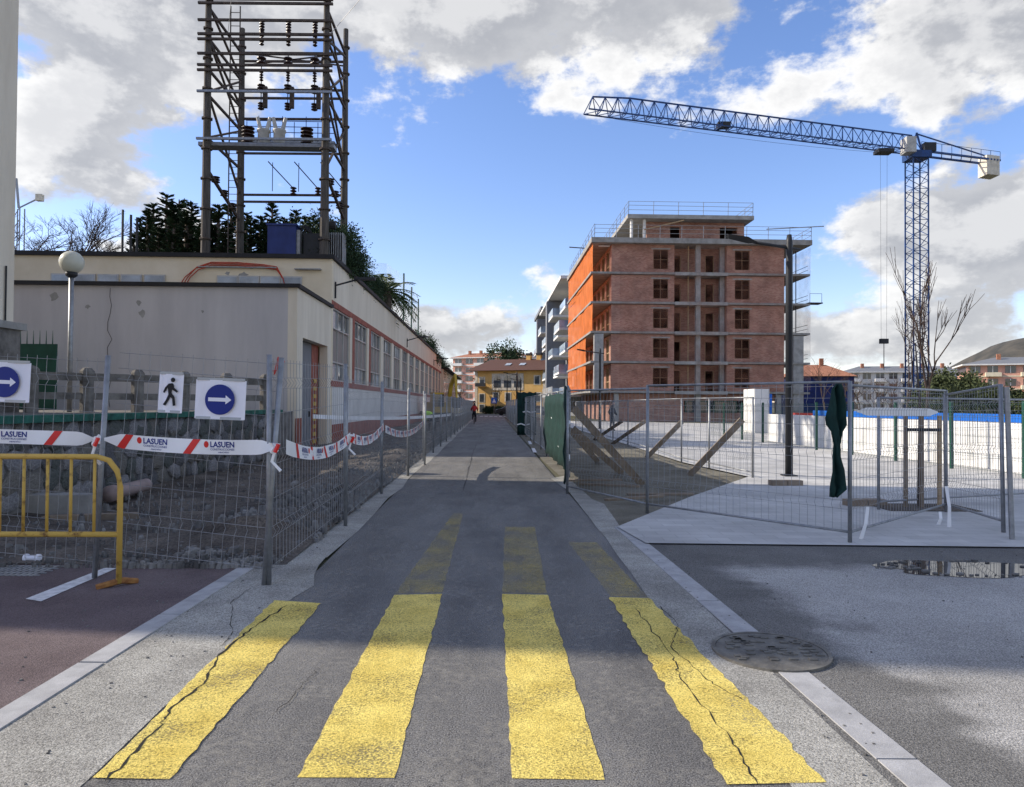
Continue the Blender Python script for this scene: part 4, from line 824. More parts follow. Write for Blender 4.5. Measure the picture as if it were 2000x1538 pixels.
# ------------------------------------------------------------------ brick building under construction
def site():
    t = thing('brick_building', 'unfinished red brick block with bare concrete slabs and orange netting', 'building', RF(10.1, 70), RZ)
    LV = [3.0, 5.93, 8.86, 11.79, 14.72, 18.0]; D = 22; x0, x1 = 1.75, 19.0; wins = ((5.9, 7.4), (14.05, 15.55)); lo, hi = 8.0, 13.25
    for i, z in enumerate(LV):
        th = .5 if i == 5 else .2
        box('slab', slabm, t, (-.32 if i != 5 else -.35), 21.5, (-.02 if i < 5 else -.5), D, z - th, z - .001)
        if i == 5: break
        zb, zt = z, LV[i + 1] - (.5 if i == 4 else .26); za, zc = z + .35, min(zt - .25, z + 2.3); mb = MB()
        xs = [x0, wins[0][0], wins[0][1], lo]
        mb.box(x0, wins[0][0], .25, .5, zb, zt).box(wins[0][1], lo, .25, .5, zb, zt).box(wins[0][0], wins[0][1], .25, .5, zb, za).box(wins[0][0], wins[0][1], .25, .5, zc, zt)
        mb.box(hi, wins[1][0], .25, .5, zb, zt).box(wins[1][1], x1, .25, .5, zb, zt).box(wins[1][0], wins[1][1], .25, .5, zb, za).box(wins[1][0], wins[1][1], .25, .5, zc, zt)
        mb.box(lo - .2, lo, .5, 2.0, zb, zt).box(hi, hi + .2, .5, 2.0, zb, zt)
        for a, b in ((lo, lo + .2), (lo + 1.1, 11.6), (12.5, hi)): mb.box(a, b, 2.0, 2.25, zb, zt)
        mb.box(lo + .2, lo + 1.1, 2.0, 2.25, zb + 2.1, zt).box(11.6, 12.5, 2.0, 2.25, zb + 2.1, zt)
        mb.box(x1 - .25, x1, .5, D, zb, zt)
        mb.build('brick_wall', brick, t)
        for w0, w1 in wins:
            f = MB(); f.box(w0, w1, .36, .42, za, za + .06).box(w0, w1, .36, .42, zc - .06, zc); xm = (w0 + w1) / 2; zm = (za + zc) / 2
            for x in (w0, xm - .03, w1 - .06): f.box(x, x + .06, .355, .425, za + .06, zc - .06)
            f.box(w0 + .06, w1 - .06, .365, .415, zm - .03, zm + .03); wn = f.build('window_frame', frm, t)
            for sx_, sz_ in ((w0 + .06, za + .06), (w1 - .06, za + .06), (w1 - .06, zc - .06), (w0 + .06, zc - .06)):
                dx = .11 if sx_ < xm else -.11; dz = .14 if sz_ < zm else -.14; MB().slab([(sx_, sz_), (sx_ + dx, sz_), (sx_, sz_ + dz)], 'y', .37, .41).build('corner_brace', frm, wn)
            box('lintel', concrete, t, w0 - .2, w1 + .2, .235, .45, zc + .002, zc + .14)
        box('column', concrete, t, 10.15, 10.6, .15, .6, zb, zt); box('column', concrete, t, hi - .5, hi - .05, .8, 1.25, zb, zt)
        box('prop', wood, t, 9.5, 9.6, .8, .9, zb, zt); box('kick_board', concrete, t, lo, hi, -.15, .0, z - .3, z + .02)
        for c in (lo + .2, 11.6): d = MB(); d.box(c, c + .06, 2.03, 2.2, zb, zb + 2.1).box(c + .84, c + .9, 2.03, 2.2, zb, zb + 2.1); d.build('door_frame', wood, t)
        # side facing the street: piers and tall timber window frames
        y = .5
        k = 0
        while y < D - 1.5:
            MB().box(x0, x0 + .25, y, y + 1.0, zb, zt).build('brick_pier', brick, t); fr = MB(); a, b = y + 1.0, min(D, y + 3.0)
            for yy in (a, (a + b) / 2 - .04, b - .08): fr.box(x0 + .08, x0 + .16, yy, yy + .08, zb, zt - .3)
            fr.box(x0 + .07, x0 + .17, a + .08, b - .08, zt - .38, zt - .3).box(x0 + .07, x0 + .17, a + .08, b - .08, zb + .9, zb + .98); fr.build('window_frame', wood, t); MB().box(x0, x0 + .25, a, b, zt - .3, zt).build('brick_pier', brick, t); y += 3.0; k += 1
        if i >= 1: box('parapet', concrete, t, -.02, .1, 8 + (i % 2) * 2, 12 + (i % 2) * 2, z, z + 1.0) if i % 2 else None
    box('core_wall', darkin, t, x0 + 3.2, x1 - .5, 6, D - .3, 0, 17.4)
    box('party_wall', brick, t, x0 + .3, x1 - .3, D - .25, D, 0, 17.4)
    box('corner_pier', concrete, t, .05, .95, -.01, .6, 3.0, 8.6); box('corner_pier', concrete, t, 19.9, 20.9, .1, .6, 0, 8.6)
    for x in (2.1, 10.2, 18.3): box('column', concrete, t, x, x + .45, .3, .75, 0, 2.74)
    mb = MB().box(x0, 9.2, .9, 1.15, 0, 2.74); mb.box(9.2, 18.6, .9, 1.15, 0, .9).box(9.2, 18.6, .9, 1.15, 2.1, 2.74).box(18.4, 18.8, .9, 1.15, .9, 2.1); mb.build('brick_wall', brick, t)
    for x in (9.3, 12.2, 15.3): w = box('ground_window', greenp, t, x, x + 2.3, .95, 1.0, .9, 2.1); box('pane', glass, w, x + .1, x + 2.2, .93, .945, 1.0, 2.0)
    mb = MB()
    for k in range(6): mb.box(x0, x0 + .25, 1.5 + k * 3.4, 3.4 + k * 3.4, 0, 2.74)
    mb.build('brick_wall', brick, t)
    # penthouse
    box('brick_wall', brick, t, 5.6, 8.0, 2.0, 2.25, 18, 20.2); mb = MB(); mb.box(9.0, 13.1, 2, 2.25, 18, 20.2).box(14.9, 15.6, 2, 2.25, 18, 20.2).box(8, 9, 2, 2.25, 18, 18.3).box(13.1, 14.9, 2, 2.25, 18, 18.4).box(8, 9, 2, 2.25, 19.7, 20.2).box(13.1, 14.9, 2, 2.25, 19.7, 20.2).box(15.4, 15.6, 2.25, 18, 18, 20.2); mb.build('brick_wall', brick, t)
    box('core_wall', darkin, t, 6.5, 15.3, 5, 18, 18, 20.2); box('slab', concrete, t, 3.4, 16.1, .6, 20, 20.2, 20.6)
    for x in (3.9, 5.2): MB().tube([(x, 1.2, 18), (x, 1.2, 20.2)], .15, 10).build('column', whitec, t)
    # guard rails round both roofs
    def rail(pts, z, h):
        for a, b in zip(pts, pts[1:]):
            a = Vector((*a, z)); b = Vector((*b, z)); n = max(1, int((b - a).length / 2.1))
            for k in range(n + 1): p = a.lerp(b, k / n); MB().tube([p - Vector((0, 0, .2)), p + Vector((.03, 0, h))], .028, 5).build('rail_post', galv, t)
            mb = MB()
            for q in (.35, .7, 1.0): mb.tube([a + Vector((0, 0, h * q)), b + Vector((0, 0, h * q + random.uniform(-.06, .06)))], .022, 5)
            mb.build('guard_rail', galv, t)
    rail([(0, D), (-.05, -.45), (21.4, -.45), (21.4, 8)], 18, 1.25); rail([(3.5, 19), (3.5, .7), (16, .7), (16, 19)], 20.6, 1.3)
    MB().tube([(17, -.3, 19.05), (22.6, -.6, 19.35)], .05, 5).build('loose_pole', galv, t); MB().tube([(-1.8, 6, 18.4), (1.5, 9, 18.9)], .06, 5).build('loose_pole', dkmetal, t); MB().tube([(5, .4, 19.0), (9, .4, 20.0)], .06, 5).build('loose_pole', wood, t)
    for z in LV[1:5]:
        for h in (.4, .8): MB().tube([(21.3, .1, z + h), (21.3, 8, z + h)], .025, 5).build('guard_rail', dkmetal, t)
        MB().tube([(20.2, .3, z), (20.2, .3, z + 2.7)], .05, 5).build('prop', dkmetal, t)
    bk = box('hoist_basket', dkmetal, t, 21.4, 22.8, .0, 1.1, LV[2] + .05 + 2.9, LV[2] + .15 + 2.9); MB().tube([(21.5, .05, LV[3] + .1), (21.5, .05, LV[3] + 1.0), (22.7, .05, LV[3] + 1.0), (22.7, .05, LV[3] + .1)], .025, 5).build('hoist_rail', dkmetal, bk)
    # netting
    def net(name, pts, mat):
        mb = MB(); mb.add(pts, [tuple(range(len(pts)))]); mb.build(name, mat, t)
    for y0, y1, z0, z1 in ((0, 7, 14.7, 17.6), (7, 14, 14.2, 17.6), (14, 22, 13.8, 17.6), (0, 7, 8.9, 14.7), (7, 14, 8.9, 14.2), (14, 22, 8.9, 13.8), (5, 13, 3.1, 8.9), (13, 22, 3.1, 8.9)):
        mb = MB(); vs = []; n = 8
        for j in range(5):
            for i in range(n + 1): vs.append((-.12 - .14 * math.sin(math.pi * i / n) * math.sin(math.pi * j / 4 + .2) - .05 * random.random(), y0 + (y1 - y0) * i / n, z0 + (z1 - z0) * j / 4))
        mb.add(vs, [(j * (n + 1) + i, j * (n + 1) + i + 1, (j + 1) * (n + 1) + i + 1, (j + 1) * (n + 1) + i) for j in range(4) for i in range(n)]); mb.build('safety_net', orange, t, True)
    net('safety_net', [(2.5, -.2, 3.1), (18.9, -.2, 3.1), (18.9, -.2, 17.5), (2.5, -.2, 17.5)], frontnet)
    net('safety_net', [(21.6, .1, 3.2), (21.6, 9, 3.2), (21.6, 9, 17.4), (21.6, .1, 17.4)], pinknet)
    box('lamp_strip', whitec, t, .5, 1.6, .4, .6, 17.3, 17.36)
site()
# grey apartment block behind it
def grey_block():
    t = thing('grey_apartments', 'grey apartment block with glass balconies behind the brick site', 'building', RF(10.3, 94), RZ)
    box('wall', greycl, t, 1.6, 14, .2, 58, 0, 18.2); box('roof_slab', whitec, t, -1.2, 14, -.2, 40, 18.2, 18.6)
    box('roof_slab', greycl, t, -1.0, 6, 40, 60, 19.4, 20.0); box('wall', greycl, t, 1.2, 6, 40.2, 58, 18.2, 19.4)
    for y in (20, 44): box('fin_wall', greycl, t, -1.4, 1.6, y, y + 2.5, 0, 18.1)
    for i in range(6):
        z = 3.0 + i * 2.93
        for k, (a, b) in enumerate(((.4, 8), (10.5, 18), (24, 32), (35, 42.5), (48, 56))):
            if i == 5: continue
            dx = -1.3 if (k + i) % 2 else -.5
            s = box('balcony', whitec, t, dx, 1.6, a, b, z - .28, z); box('balcony_glass', railg, s, dx, dx + .04, a, b, z, z + 1.0); box('balcony_glass', railg, s, dx + .05, 1.55, a, a + .04, z, z + 1.0)
            w = box('window', glass, t, 1.57, 1.595, a + .8, b - .8, z + .1, z + 2.3); box('blind', beige, w, 1.54, 1.565, a + .8, a + 2.6, z + .1, z + 2.3)
    s = box('balcony', whitec, t, -2.2, 1.6, -.2, 18, 2.7, 3.02); box('balcony_glass', railg, s, -2.2, -2.15, -.2, 18, 3.02, 4.0)
grey_block()

# ------------------------------------------------------------------ houses at the far end
def house():
    p = at(990, 800, 128); t = thing('ochre_house', 'ochre house with brown hipped roof and three arched windows', 'building', (p.x, p.y, 0), R(-24))
    W, D, H = 6.4, 9, 7.6
    box('wall', ochre, t, -W, W + 1, 0, D, 0, H); 
    for x in (-W - .03, W + .5): box('quoin', stonet, t, x, x + .55, -.03, .3, 0, H)
    e = 1.3; a = [(-W - e, -e, H), (W + 1 + e, -e, H), (W + 1 + e, D + e, H), (-W - e, D + e, H)]; rd = [(-W + 1, D / 2, H + 2.3), (W, D / 2, H + 2.3)]
    r = MB().add(a + rd, [(0, 1, 5, 4), (1, 2, 5), (2, 3, 4, 5), (3, 0, 4), (3, 2, 1, 0)]).build('roof', tile, t)
    for x in (2, 4, 6.5): c = box('chimney', ochre, r, x, x + .8, 4.0, 4.8, H + 1.6, H + 3.0); box('chimney_cap', dkmetal, r, x - .1, x + .9, 3.9, 4.9, H + 3.0, H + 3.35)
    for x in (-1, 1.8): MB().add([(x, 1.0, H + 1.02), (x + 1.1, 1.0, H + 1.02), (x + 1.1, 2.0, H + 1.46), (x, 2.0, H + 1.46)], [(0, 1, 2, 3)]).build('skylight', glass_l, r)
    box('arch_surround', stonet, t, -3.0, 3.2, -.06, .0, 4.1, 7.1)
    for x in (-1.9, .1, 2.1): pts = [(x - .7, 4.6), (x + .7, 4.6)] + [(x + .7 * math.cos(k * .3927), 6.0 + .7 * math.sin(k * .3927)) for k in range(9)]; w = MB().slab(pts, 'y', -.1, -.065).build('arched_window', glass, t); box('glazing_bar', dkmetal, w, x - .03, x + .03, -.12, -.1, 4.6, 6.6)
    for x, z in ((-5, 5), (5.8, 5.2), (-5, 2), (-2.2, 2.2), (0.2, 2.2), (2.6, 2.2), (6, 2.2), (-5, .1), (2.6, .1)):
        w = box('window_surround', stonet, t, x - .65, x + .65, -.05, -.003, z - .15, z + 1.55); box('window', glass, w, x - .4, x + .4, -.09, -.055, z, z + 1.4)
    b = box('balcony', dkmetal, t, -6, -4, -.8, -.1, 4.75, 4.9); box('balcony_rail', dkmetal, b, -6, -4, -.8, -.76, 4.9, 5.4)
house()
def flats(name, label, loc, rz, W, D, H, floors, wallm, bandm, roofm, cols, balc=True, arch=False):
    t = thing(name, label, 'building', loc, rz); fh = H / floors; box('wall', wallm, t, 0, W, 0, D, 0, H)
    rf = MB().add([(-.8, -.8, H), (W + .8, -.8, H), (W + .8, D + .8, H), (-.8, D + .8, H), (W * .15, D / 2, H + 1.7), (W * .85, D / 2, H + 1.7)], [(0, 1, 5, 4), (1, 2, 5), (2, 3, 4, 5), (3, 0, 4), (3, 2, 1, 0)]).build('roof', roofm, t)
    box('cornice', whitec, t, -.9, W + .9, -.9, D + .9, H - .25, H + .02)
    for k in range(5): x = W * (.15 + .17 * k); box('chimney', tile_o, rf, x, x + .7, D * .3, D * .3 + .8, H + .8, H + 2.3)
    for i in range(floors):
        z = i * fh
        for k in range(cols):
            cw = W / cols; x = k * cw + cw * .2; w = box('window', glass, t, x, x + cw * .6, -.06, -.003, z + fh * .3, z + fh * .85); box('window_frame', whitec, w, x + cw * .28, x + cw * .32, -.08, -.062, z + fh * .3, z + fh * .85)
            if balc and k % 2 == (0 if balc == 1 else 1): box('balcony', bandm, t, x - cw * .15, x + cw * .75, -1.1, -.07, z + fh * .02, z + fh * .34)
            ws = box('window', glass, t, -.06, -.003, D * (k + .25) / cols, D * (k + .75) / cols, z + fh * .3, z + fh * .85)
        box('floor_band', bandm, t, -.05, W + .05, -.051, -.004, z + fh * .0, z + fh * .1)
    return t
flats('apartment_block', 'salmon and white apartments with stacked balconies left of the ochre house', (*at(884, 790, 215).xy, 0), R(-24), 22, 12, 15.4, 6, pinkw, whitec, tile_o, 6)
flats('apartment_block', 'grey blue apartments rising behind the tall dark tree', (*at(1005, 790, 240).xy, 0), R(-10), 30, 12, 17, 6, greycl, greycl, greycl, 6, False)
flats('apartment_block', 'white apartment block with dark roof right of the brick site', (*at(1655, 790, 185).xy, 0), R(-12), 28, 12, 10.6, 4, whitewall, whitec, greycl, 9)
flats('apartment_block', 'salmon and yellow apartments below the wooded hill', (*at(1888, 790, 150).xy, 0), R(-24), 40, 12, 10.6, 4, pinkw, beige, greycl, 13, 2)
t = thing('tarped_building', 'house wrapped in blue tarpaulin under an orange tiled roof', 'building', (*at(1545, 790, 110).xy, 0), R(-12)); box('wall', tarp, t, 0, 9, 0, 10, 0, 6.2); MB().add([(-.5, -.5, 6.2), (9.5, -.5, 6.2), (9.5, 10.5, 6.2), (-.5, 10.5, 6.2), (2, 5, 8.2), (6, 5, 8.2)], [(0, 1, 5, 4), (1, 2, 5), (2, 3, 4, 5), (3, 0, 4), (3, 2, 1, 0)]).build('roof', tile_o, t)
box('chimney', tile_o, t, 5, 5.6, 4.5, 5.1, 7.6, 9.2)
mb = MB(); vs = []
from mathutils import noise as nz
for j in range(21):
    for i in range(41):
        x = 250 + i * 22; y = 700 + j * 25; e = math.sin(math.pi * j / 20) ; h = 94 * math.exp(-((x - 700) / 125) ** 2) + 60 * math.exp(-((x - 1000) / 200) ** 2) + 18 * nz.noise(Vector((x * .012, y * .012, 0))); vs.append((x, y, max(-1, e * h)))
mb.add(vs, [(j * 41 + i, j * 41 + i + 1, (j + 1) * 41 + i + 1, (j + 1) * 41 + i) for j in range(20) for i in range(40)]); mb.build('hill', hillm, None, True, kind='structure')

# ------------------------------------------------------------------ tower crane
def crane():
    b = at(1791, 790, 75); t = thing('tower_crane', 'blue lattice tower crane with long jib and pale counterweight', 'crane', (b.x, b.y, 0)); H = 27.6; w = .78; n = 17
    for k in range(n):
        z0, z1 = H * k / n, H * (k + 1) / n; mb = MB()
        for x in (-w, w):
            for y in (-w, w): mb.bar((x, y, z0), (x, y, z1), .062)
        for s in (-w, w):
            zm = (z0 + z1) / 2; mb.bar((-w, s, z0), (w, s, zm), .028).bar((w, s, zm), (-w, s, z1), .028).bar((s, -w, z0), (s, w, zm), .028).bar((s, w, zm), (s, -w, z1), .028).bar((-w, s, z1), (w, s, z1), .028)
        mb.build('mast_section', cranem, t)
    box('turntable', cranem, t, -1, 1, -1, 1, H, H + .7); box('operator_cab', cerg, t, -1.9, -.9, -1.6, -.3, H + .3, H + 1.9); box('winch', dkmetal, t, .6, 1.8, -.5, .5, H + .8, H + 1.7)
    tip = at(1145, 203, 65) - Vector((b.x, b.y, 0)); o = Vector((0, 0, H + .75)); tip.z = o.z; d = tip - o; L = d.length; d.normalize(); sd_ = Vector((-d.y, d.x, 0)) * .65; up_ = Vector((0, 0, 1.75)); k = 30
    for i in range(k):
        a, c = o + d * (L * i / k), o + d * (L * (i + 1) / k); mid = (a + c) / 2; mb = MB(); tp = up_ * (1 if i < k - 4 else (1 - (i - k + 4) * .06))
        mb.bar(a + sd_, c + sd_, .058).bar(a - sd_, c - sd_, .058).bar(a + sd_, mid + tp, .035).bar(a - sd_, mid + tp, .035).bar(c + sd_, mid + tp, .035).bar(c - sd_, mid + tp, .035).bar(a + sd_, c - sd_, .03).bar(a + sd_, a - sd_, .035)
        if i < k - 1: mb.bar(mid + tp, mid + d * (L / k) + up_ * (1 if i < k - 5 else (1 - (i - k + 5) * .06)), .065)
        mb.build('jib_section', cranem, t)
    e = o - d * 10.5
    mb = MB().bar(o + sd_, e + sd_, .1).bar(o - sd_, e - sd_, .1).bar(o + Vector((0, 0, 2)), e + Vector((0, 0, .4)), .06)
    for i in range(8): a = o - d * (10.5 * i / 8); mb.bar(a + sd_, a - d * 1.3 - sd_, .04)
    mb.build('counter_jib', cranem, t); mb = MB()
    for i in range(9): a = o - d * (10.5 * i / 8); mb.bar(a + sd_, a + sd_ + Vector((0, 0, .95)), .02)
    mb.bar(o + sd_ + Vector((0, 0, .95)), e + sd_ + Vector((0, 0, .95)), .02); mb.build('walkway_rail', cranem, t)
    mb = MB().bar(o + Vector((-.6, 0, 0)), o + Vector((0, 0, 2.1)), .08).bar(o + Vector((.6, 0, 0)), o + Vector((0, 0, 2.1)), .08); mb.build('apex', cranem, t)
    for i in range(4): c = e + d * (.2 + i * .42); MB().prism([(c.x - .19, c.y - .75), (c.x + .19, c.y - .75), (c.x + .19, c.y + .75), (c.x - .19, c.y + .75)], H - .9, H + 1.2).build('counterweight', cwm, t)
    tr = o + d * 4.2; box('trolley', dkmetal, t, tr.x - .8, tr.x + .8, tr.y - .6, tr.y + .6, H + .25, H + .6); hz = at(1712, 662, b.y + tr.y).z
    for s in (-.35, .35): MB().tube([(tr.x + s, tr.y, H + .3), (tr.x + s * .8, tr.y, hz)], .012, 4).build('hoist_rope', dkmetal, t)
    hb = box('hook_block', dkmetal, t, tr.x - .4, tr.x + .4, tr.y - .2, tr.y + .2, hz - .5, hz); MB().tube([(tr.x, tr.y, hz - .5), (tr.x, tr.y, hz - 3.2)], .04, 5).build('chain', dkmetal, hb)
    tc_ = o + d * 23; box('jib_trolley', dkmetal, t, tc_.x - .6, tc_.x + .6, tc_.y - .4, tc_.y + .4, H + .8, H + 1.3)
    MB().tube([o + d * (L * u) + Vector((0, 0, -.2 - 9 * .25 * u * (1 - u))) for u in [i / 12 for i in range(13)]], .015, 4).build('slack_rope', dkmetal, t)
    box('base_block', concrete, t, -2, 2, -2, 2, -.02, .6)
crane()

# ------------------------------------------------------------------ street lamps
def lamp(loc, h, arm, label, ang, group=None):
    t = thing('street_lamp', label, 'street lamp', loc, ang, group); MB().tube([(0, 0, 0), (0, 0, h * .97), (0, 0, h)], [.085, .075, .05], 10).build('pole', dkmetal, t, True); MB().box(-.14, .14, -.14, .14, 0, .03).build('base_plate', dkmetal, t)
    MB().tube([(.25, 0, h - .34), (-arm, 0, h - .18)], .035, 8).build('arm', dkmetal, t, True); MB().add([(-arm + .1, -.06, h - .2), (-arm - .15, -.15, h - .1), (-arm - .6, -.13, h - .04), (-arm - .6, .13, h - .04), (-arm - .15, .15, h - .1), (-arm + .1, .06, h - .2), (-arm - .1, 0, h - .22), (-arm - .55, 0, h - .12)], [(0, 1, 4, 5), (1, 2, 3, 4), (0, 5, 6), (0, 6, 1), (4, 6, 5), (1, 6, 7, 2), (4, 3, 7, 6), (2, 7, 3)]).build('lamp_head', dkmetal, t)
p = gp(1541, 930, .02); lamp(p, (930 - 458) * p.y / F_PX, .85, 'tall dark street lamp standing on the pale pavement', .05)
p = RF(7.2, 47, .02); lamp(p, 5.3, .95, 'dark street lamp in front of the orange netting', .0)
lamp(RF(3.0, 82, 0), 5.3, .95, 'small dark street lamp before the grey apartments', 0.0); lamp(RF(2.4, 104, 0), 5.3, .9, 'dark street lamp before the ochre house', 0, 'lamps at the junction'); lamp(RF(4.2, 101, 0), 5.3, .9, 'dark street lamp before the ochre house', 0, 'lamps at the junction')
# ------------------------------------------------------------------ hoarding, green mesh fence, containers
def hoarding():
    a = Vector(g2(2060, 935)); b = Vector(g2(1500, 862)); d = (b - a); L = d.length; t = thing('white_hoarding', 'white corrugated hoarding with a blue top strip', 'hoarding', (a.x, a.y, 0), math.atan2(d.y, d.x)); n = int(L / .9)
    for i in range(n):
        x0 = L * i / n; x1 = L * (i + .995) / n; mb = MB(); k = 9; vs = []
        for j in range(k * 2 + 1): x = x0 + (x1 - x0) * j / (2 * k); vs += [(x, .02 * (j % 2), 0.01), (x, .02 * (j % 2), 1.24)]
        mb.add(vs, [(2 * j, 2 * j + 2, 2 * j + 3, 2 * j + 1) for j in range(2 * k)]); o = mb.build('sheet', hoard, t); o.modifiers.new('thick', 'SOLIDIFY').thickness = .006
        if i < n * .72: box('blue_strip', hblue, t, x0, x1, -.03, .05, 1.24, 1.44)
    g = thing('green_mesh_fence', 'dark green post and mesh fence in front of the hoarding', 'fence', (a.x - .9, a.y - .3, 0), math.atan2(d.y, d.x)); L2 = L * 1.35
    for i in range(int(L2 / 2.5) + 1): MB().box(i * 2.5 - .035, i * 2.5 + .035, -.035, .035, 0, 1.75).build('post', greenp, g)
    mb = MB()
    for i in range(int(L2 / .09)): mb.tube([(i * .09, 0, .05), (i * .09, 0, 1.7)], .003, 3, False)
    for z in (.1, .4, .45, .9, 1.35, 1.4, 1.68): mb.tube([(0, 0, z), (L2, 0, z)], .004, 3, False)
    mb.build('wire_mesh', greenp, g, kind='stuff')
hoarding()
p = gp(1592, 856); t = thing('red_container', 'small red ribbed steel container behind the green mesh fence', 'container', (p.x, p.y + .6, 0), -.2); box('body', redc, t, -.75, .3, 0, 1.5, 0.05, 1.25)
for k in range(7): box('rib', redc, t, -.72 + k * .15, -.66 + k * .15, -.04, -.002, .08, 1.2)
p = gp(1512, 850); t = thing('white_cabin', 'white site cabin panel with blue edge beside the brick block', 'cabin', (p.x, p.y + 2, 0), 0); box('wall', whitec, t, -.4, .45, 0, 2, 0, 2.6); box('blue_edge', hblue, t, .46, .6, -.02, 2, 0, 2.3)
p = gp(1592, 868); t = thing('pallet', 'grey wooden pallet leaning by the red container', 'pallet', (p.x + .2, p.y - .2, .02)); t.rotation_euler = (-1.2, 0, -.2)
for k in range(5): box('board', woodg, t, -.4, .4, k * .16, k * .16 + .1, 0, .02)
for x in (-.38, 0, .3): box('bearer', woodg, t, x, x + .08, 0, .75, -.09, -.001)
# tree stakes set in a planting pit
t = thing('planting_pit', 'dark square planting pit with stakes in the pavement', 'planting pit', gp(1800, 992, .02)); box('soil', dirt, t, -.7, .7, -.4, .4, .003, .012)
for x in (-.25, .0, .28): box('stake', wood if x > 0 else woodg, t, x - .025, x + .025, -.025, .025, 0, 1.45)
MB().tube([(.0, .08, 0), (.02, .08, 1.6), (-.05, .08, 2.6)], [.025, .02, .008], 6).build('sapling', bark, t); box('tie', dkmetal, t, -.25, .28, -.045, -.03, 1.2, 1.25)

# ------------------------------------------------------------------ people, machine, cars
def person(label, loc, rz, J, jacket, s=1.0):
    t = thing('person', label, 'person', loc, rz); t.scale = (s, s, s)
    def skinmesh(name, chains, mat):
        vs = []; es = []; rr = []; idx = {}
        for ch in chains:
            for i, (k, r) in enumerate(ch):
                if k not in idx: idx[k] = len(vs); vs.append(J[k]); rr.append(r)
                if i: es.append((idx[ch[i - 1][0]], idx[k]))
        me = bpy.data.meshes.new(name); me.from_pydata(vs, es, []); me.materials.append(mat); o = link(name, me, t); md = o.modifiers.new('skin', 'SKIN'); me.skin_vertices.new() if not me.skin_vertices else None
        for i, r in enumerate(rr): me.skin_vertices[0].data[i].radius = (r, r)
        me.skin_vertices[0].data[0].use_root = True; o.modifiers.new('sub', 'SUBSURF').levels = 1; o.modifiers['sub'].render_levels = 2; return o
    b = skinmesh('body', [[('pelvis', .13), ('kneeL', .075), ('footL', .05), ('toeL', .04)], [('pelvis', .13), ('kneeR', .075), ('footR', .05), ('toeR', .04)], [('pelvis', .13), ('chest', .14), ('neck', .06), ('head', .105)], [('chest', .14), ('elbowL', .05), ('handL', .035)], [('chest', .14), ('elbowR', .05), ('handR', .035)]], trouser)
    skinmesh('jacket', [[('pelvis', .145), ('chest', .18), ('collar', .1)], [('chest', .18), ('elbowL', .075), ('cuffL', .055)], [('chest', .18), ('elbowR', .075), ('cuffR', .055)]], jacket)
    h = Vector(J['head']); MB().lathe([(.1 * math.sin(math.pi * i / 8) + .001, -.12 * math.cos(math.pi * i / 8)) for i in range(9)], 10, tuple(h)).build('face', skin, t, True); MB().lathe([(.115, -.02), (.11, .07), (.06, .13), (.001, .14)], 10, tuple(h + Vector((0, .02, .0)))).build('hair', hairm, t, True)
    return t
bend = dict(pelvis=(0, 0, .88), kneeL=(-.13, -.05, .47), footL=(-.16, .02, .06), toeL=(-.17, -.14, .04), kneeR=(.14, -.05, .47), footR=(.17, .02, .06), toeR=(.18, -.14, .04), chest=(.35, -.12, 1.05), neck=(.5, -.16, 1.02), collar=(.46, -.15, 1.03), head=(.62, -.2, .96), elbowL=(.38, -.3, .8), handL=(.45, -.35, .55), cuffL=(.44, -.34, .6), elbowR=(.42, .1, .8), handR=(.5, .0, .55), cuffR=(.49, .02, .6))
person('worker in bright yellow jacket bending over the dug strip', RF(-3.0, 37, .12), R(170), bend, hivis)
ride = dict(pelvis=(0, 0, .98), kneeL=(-.12, .3, .75), footL=(-.12, .12, .38), toeL=(-.12, .26, .34), kneeR=(.12, .25, .6), footR=(.12, .1, .2), toeR=(.12, .24, .17), chest=(0, .22, 1.42), neck=(0, .26, 1.58), collar=(0, .25, 1.53), head=(0, .3, 1.72), elbowL=(-.24, .38, 1.22), handL=(-.26, .55, 1.05), cuffL=(-.26, .53, 1.07), elbowR=(.24, .38, 1.22), handR=(.26, .55, 1.05), cuffR=(.26, .53, 1.07))
q = RF(-1.3, 58); person('cyclist in a red jacket riding away along the road', q, RZ, ride, redj)
t = thing('bicycle', 'dark bicycle ridden by the person in red', 'bicycle', q, RZ)
for y in (-.35, .7):
    w = MB().tube([(0, y + .33 * math.cos(k * .3927), .33 + .33 * math.sin(k * .3927)) for k in range(17)], .02, 5).build('wheel', tyre, t)
MB().bar((0, -.35, .33), (0, .1, .3), .018).bar((0, .1, .3), (0, -.05, .9), .018).bar((0, .1, .3), (0, .55, .85), .018).bar((0, -.05, .85), (0, .55, .85), .018).bar((0, .7, .33), (0, .52, 1.0), .018).build('frame', dkmetal, t); MB().bar((-.28, .55, 1.03), (.28, .55, 1.03), .015).build('handlebar', dkmetal, t); box('saddle', blk, t, -.07, .07, -.17, .1, .9, .96)
stand = dict(pelvis=(0, 0, .92), kneeL=(-.1, -.03, .5), footL=(-.11, .02, .06), toeL=(-.12, -.14, .04), kneeR=(.1, -.05, .5), footR=(.12, .0, .06), toeR=(.13, -.16, .04), chest=(0, -.03, 1.35), neck=(0, -.05, 1.53), collar=(0, -.04, 1.48), head=(0, -.08, 1.68), elbowL=(-.26, 0, 1.12), handL=(-.24, -.2, .95), cuffL=(-.24, -.18, .97), elbowR=(.26, 0, 1.12), handR=(.24, -.2, .95), cuffR=(.24, -.18, .97))
person('person in dark clothes standing on the pavement before the brick block', (*at(1195, 830, 44).xy, .02), .6, stand, trouser)
t = thing('excavator', 'yellow excavator with raised arm on the dug strip', 'excavator', RF(-4.2, 62, .05), R(20))
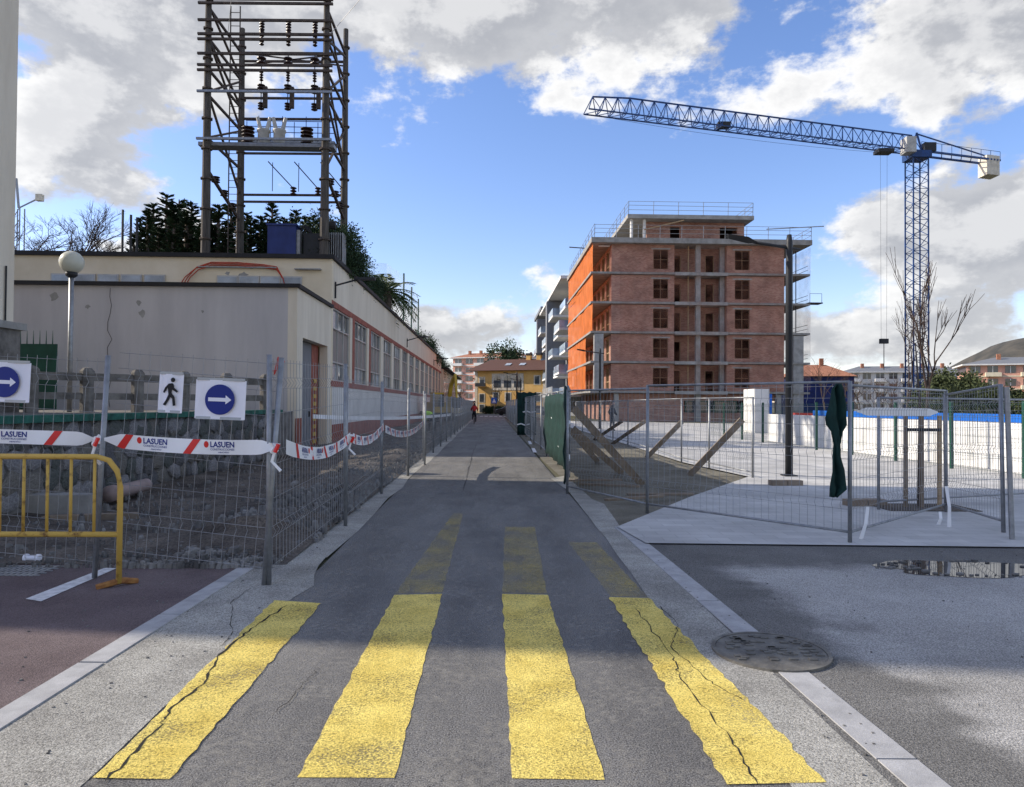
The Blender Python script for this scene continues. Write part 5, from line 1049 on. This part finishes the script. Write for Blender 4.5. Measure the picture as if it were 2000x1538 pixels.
for x in (-1.0, .55): MB().slab([(-1.4, .1), (-1.2, 0), (1.2, 0), (1.4, .2), (1.3, .6), (-1.3, .6)], 'x', x, x + .45).build('track', tyre, t)
box('chassis', dkmetal, t, -.8, .8, -1, 1, .6, .8); box('engine_cover', excy, t, -1, 1, .1, 1.4, .8, 1.7); c = box('cab', excy, t, -1, -.1, -1.1, .1, .8, 2.5); box('cab_window', glass, c, -1.01, -.09, -1.12, -1.101, 1.3, 2.35); box('cab_window', glass, c, -.099, -.08, -1.0, 0, 1.3, 2.35)
MB().tube([(.4, -.6, 1.2), (.4, -1.6, 3.2), (.4, -2.8, 3.9)], [.22, .2, .14], 4).build('boom', excy, t); MB().tube([(.4, -2.8, 4.0), (.4, -3.4, 2.0)], [.14, .1], 4).build('arm', excy, t); MB().slab([(-3.7, 2.0), (-3.1, 2.1), (-3.0, 1.4), (-3.5, 1.2)], 'x', .05, .75).build('bucket', dkmetal, t)
def car(loc, rz, mat, label):
    t = thing('parked_car', label, 'car', loc, rz); pr = [(-2.1, .3), (-2.15, .75), (-1.9, .9), (-1.3, 1.0), (-.6, 1.42), (.9, 1.45), (1.6, 1.0), (2.1, .9), (2.15, .35)]
    MB().slab(pr, 'y', -.85, .85).build('body', mat, t)
    for y in (-.86, .845): MB().slab([(-1.1, 1.0), (-.55, 1.36), (.85, 1.38), (1.35, 1.0)], 'y', y, y + .015).build('side_window', glass, t)
    for x in (-1.35, 1.35):
        for y in (-.88, .7): MB().slab([(x + .32 * math.cos(k * .5236), .32 + .32 * math.sin(k * .5236)) for k in range(12)], 'y', y, y + .18).build('wheel', tyre, t)
car(RF(2.9, 103, 0), .1, dkmetal, 'dark car parked at the far junction'); car(RF(6.5, 106, 0), .1, galv, 'silver car parked behind the dark car')
p = at(965, 795, 100); t = thing('crossing_sign', 'blue pedestrian crossing sign on a post at the junction', 'sign', (p.x, p.y, 0)); MB().tube([(0, 0, 0), (0, 0, 2.6)], .04, 6).build('post', galv, t); box('plate', M('road_sign_blue', (.02, .12, .5), .4), t, -.4, .4, -.05, -.02, 1.7, 2.5); MB().slab([(-.28, 1.82), (.28, 1.82), (0, 2.38)], 'y', -.06, -.052).build('triangle', paper, t)
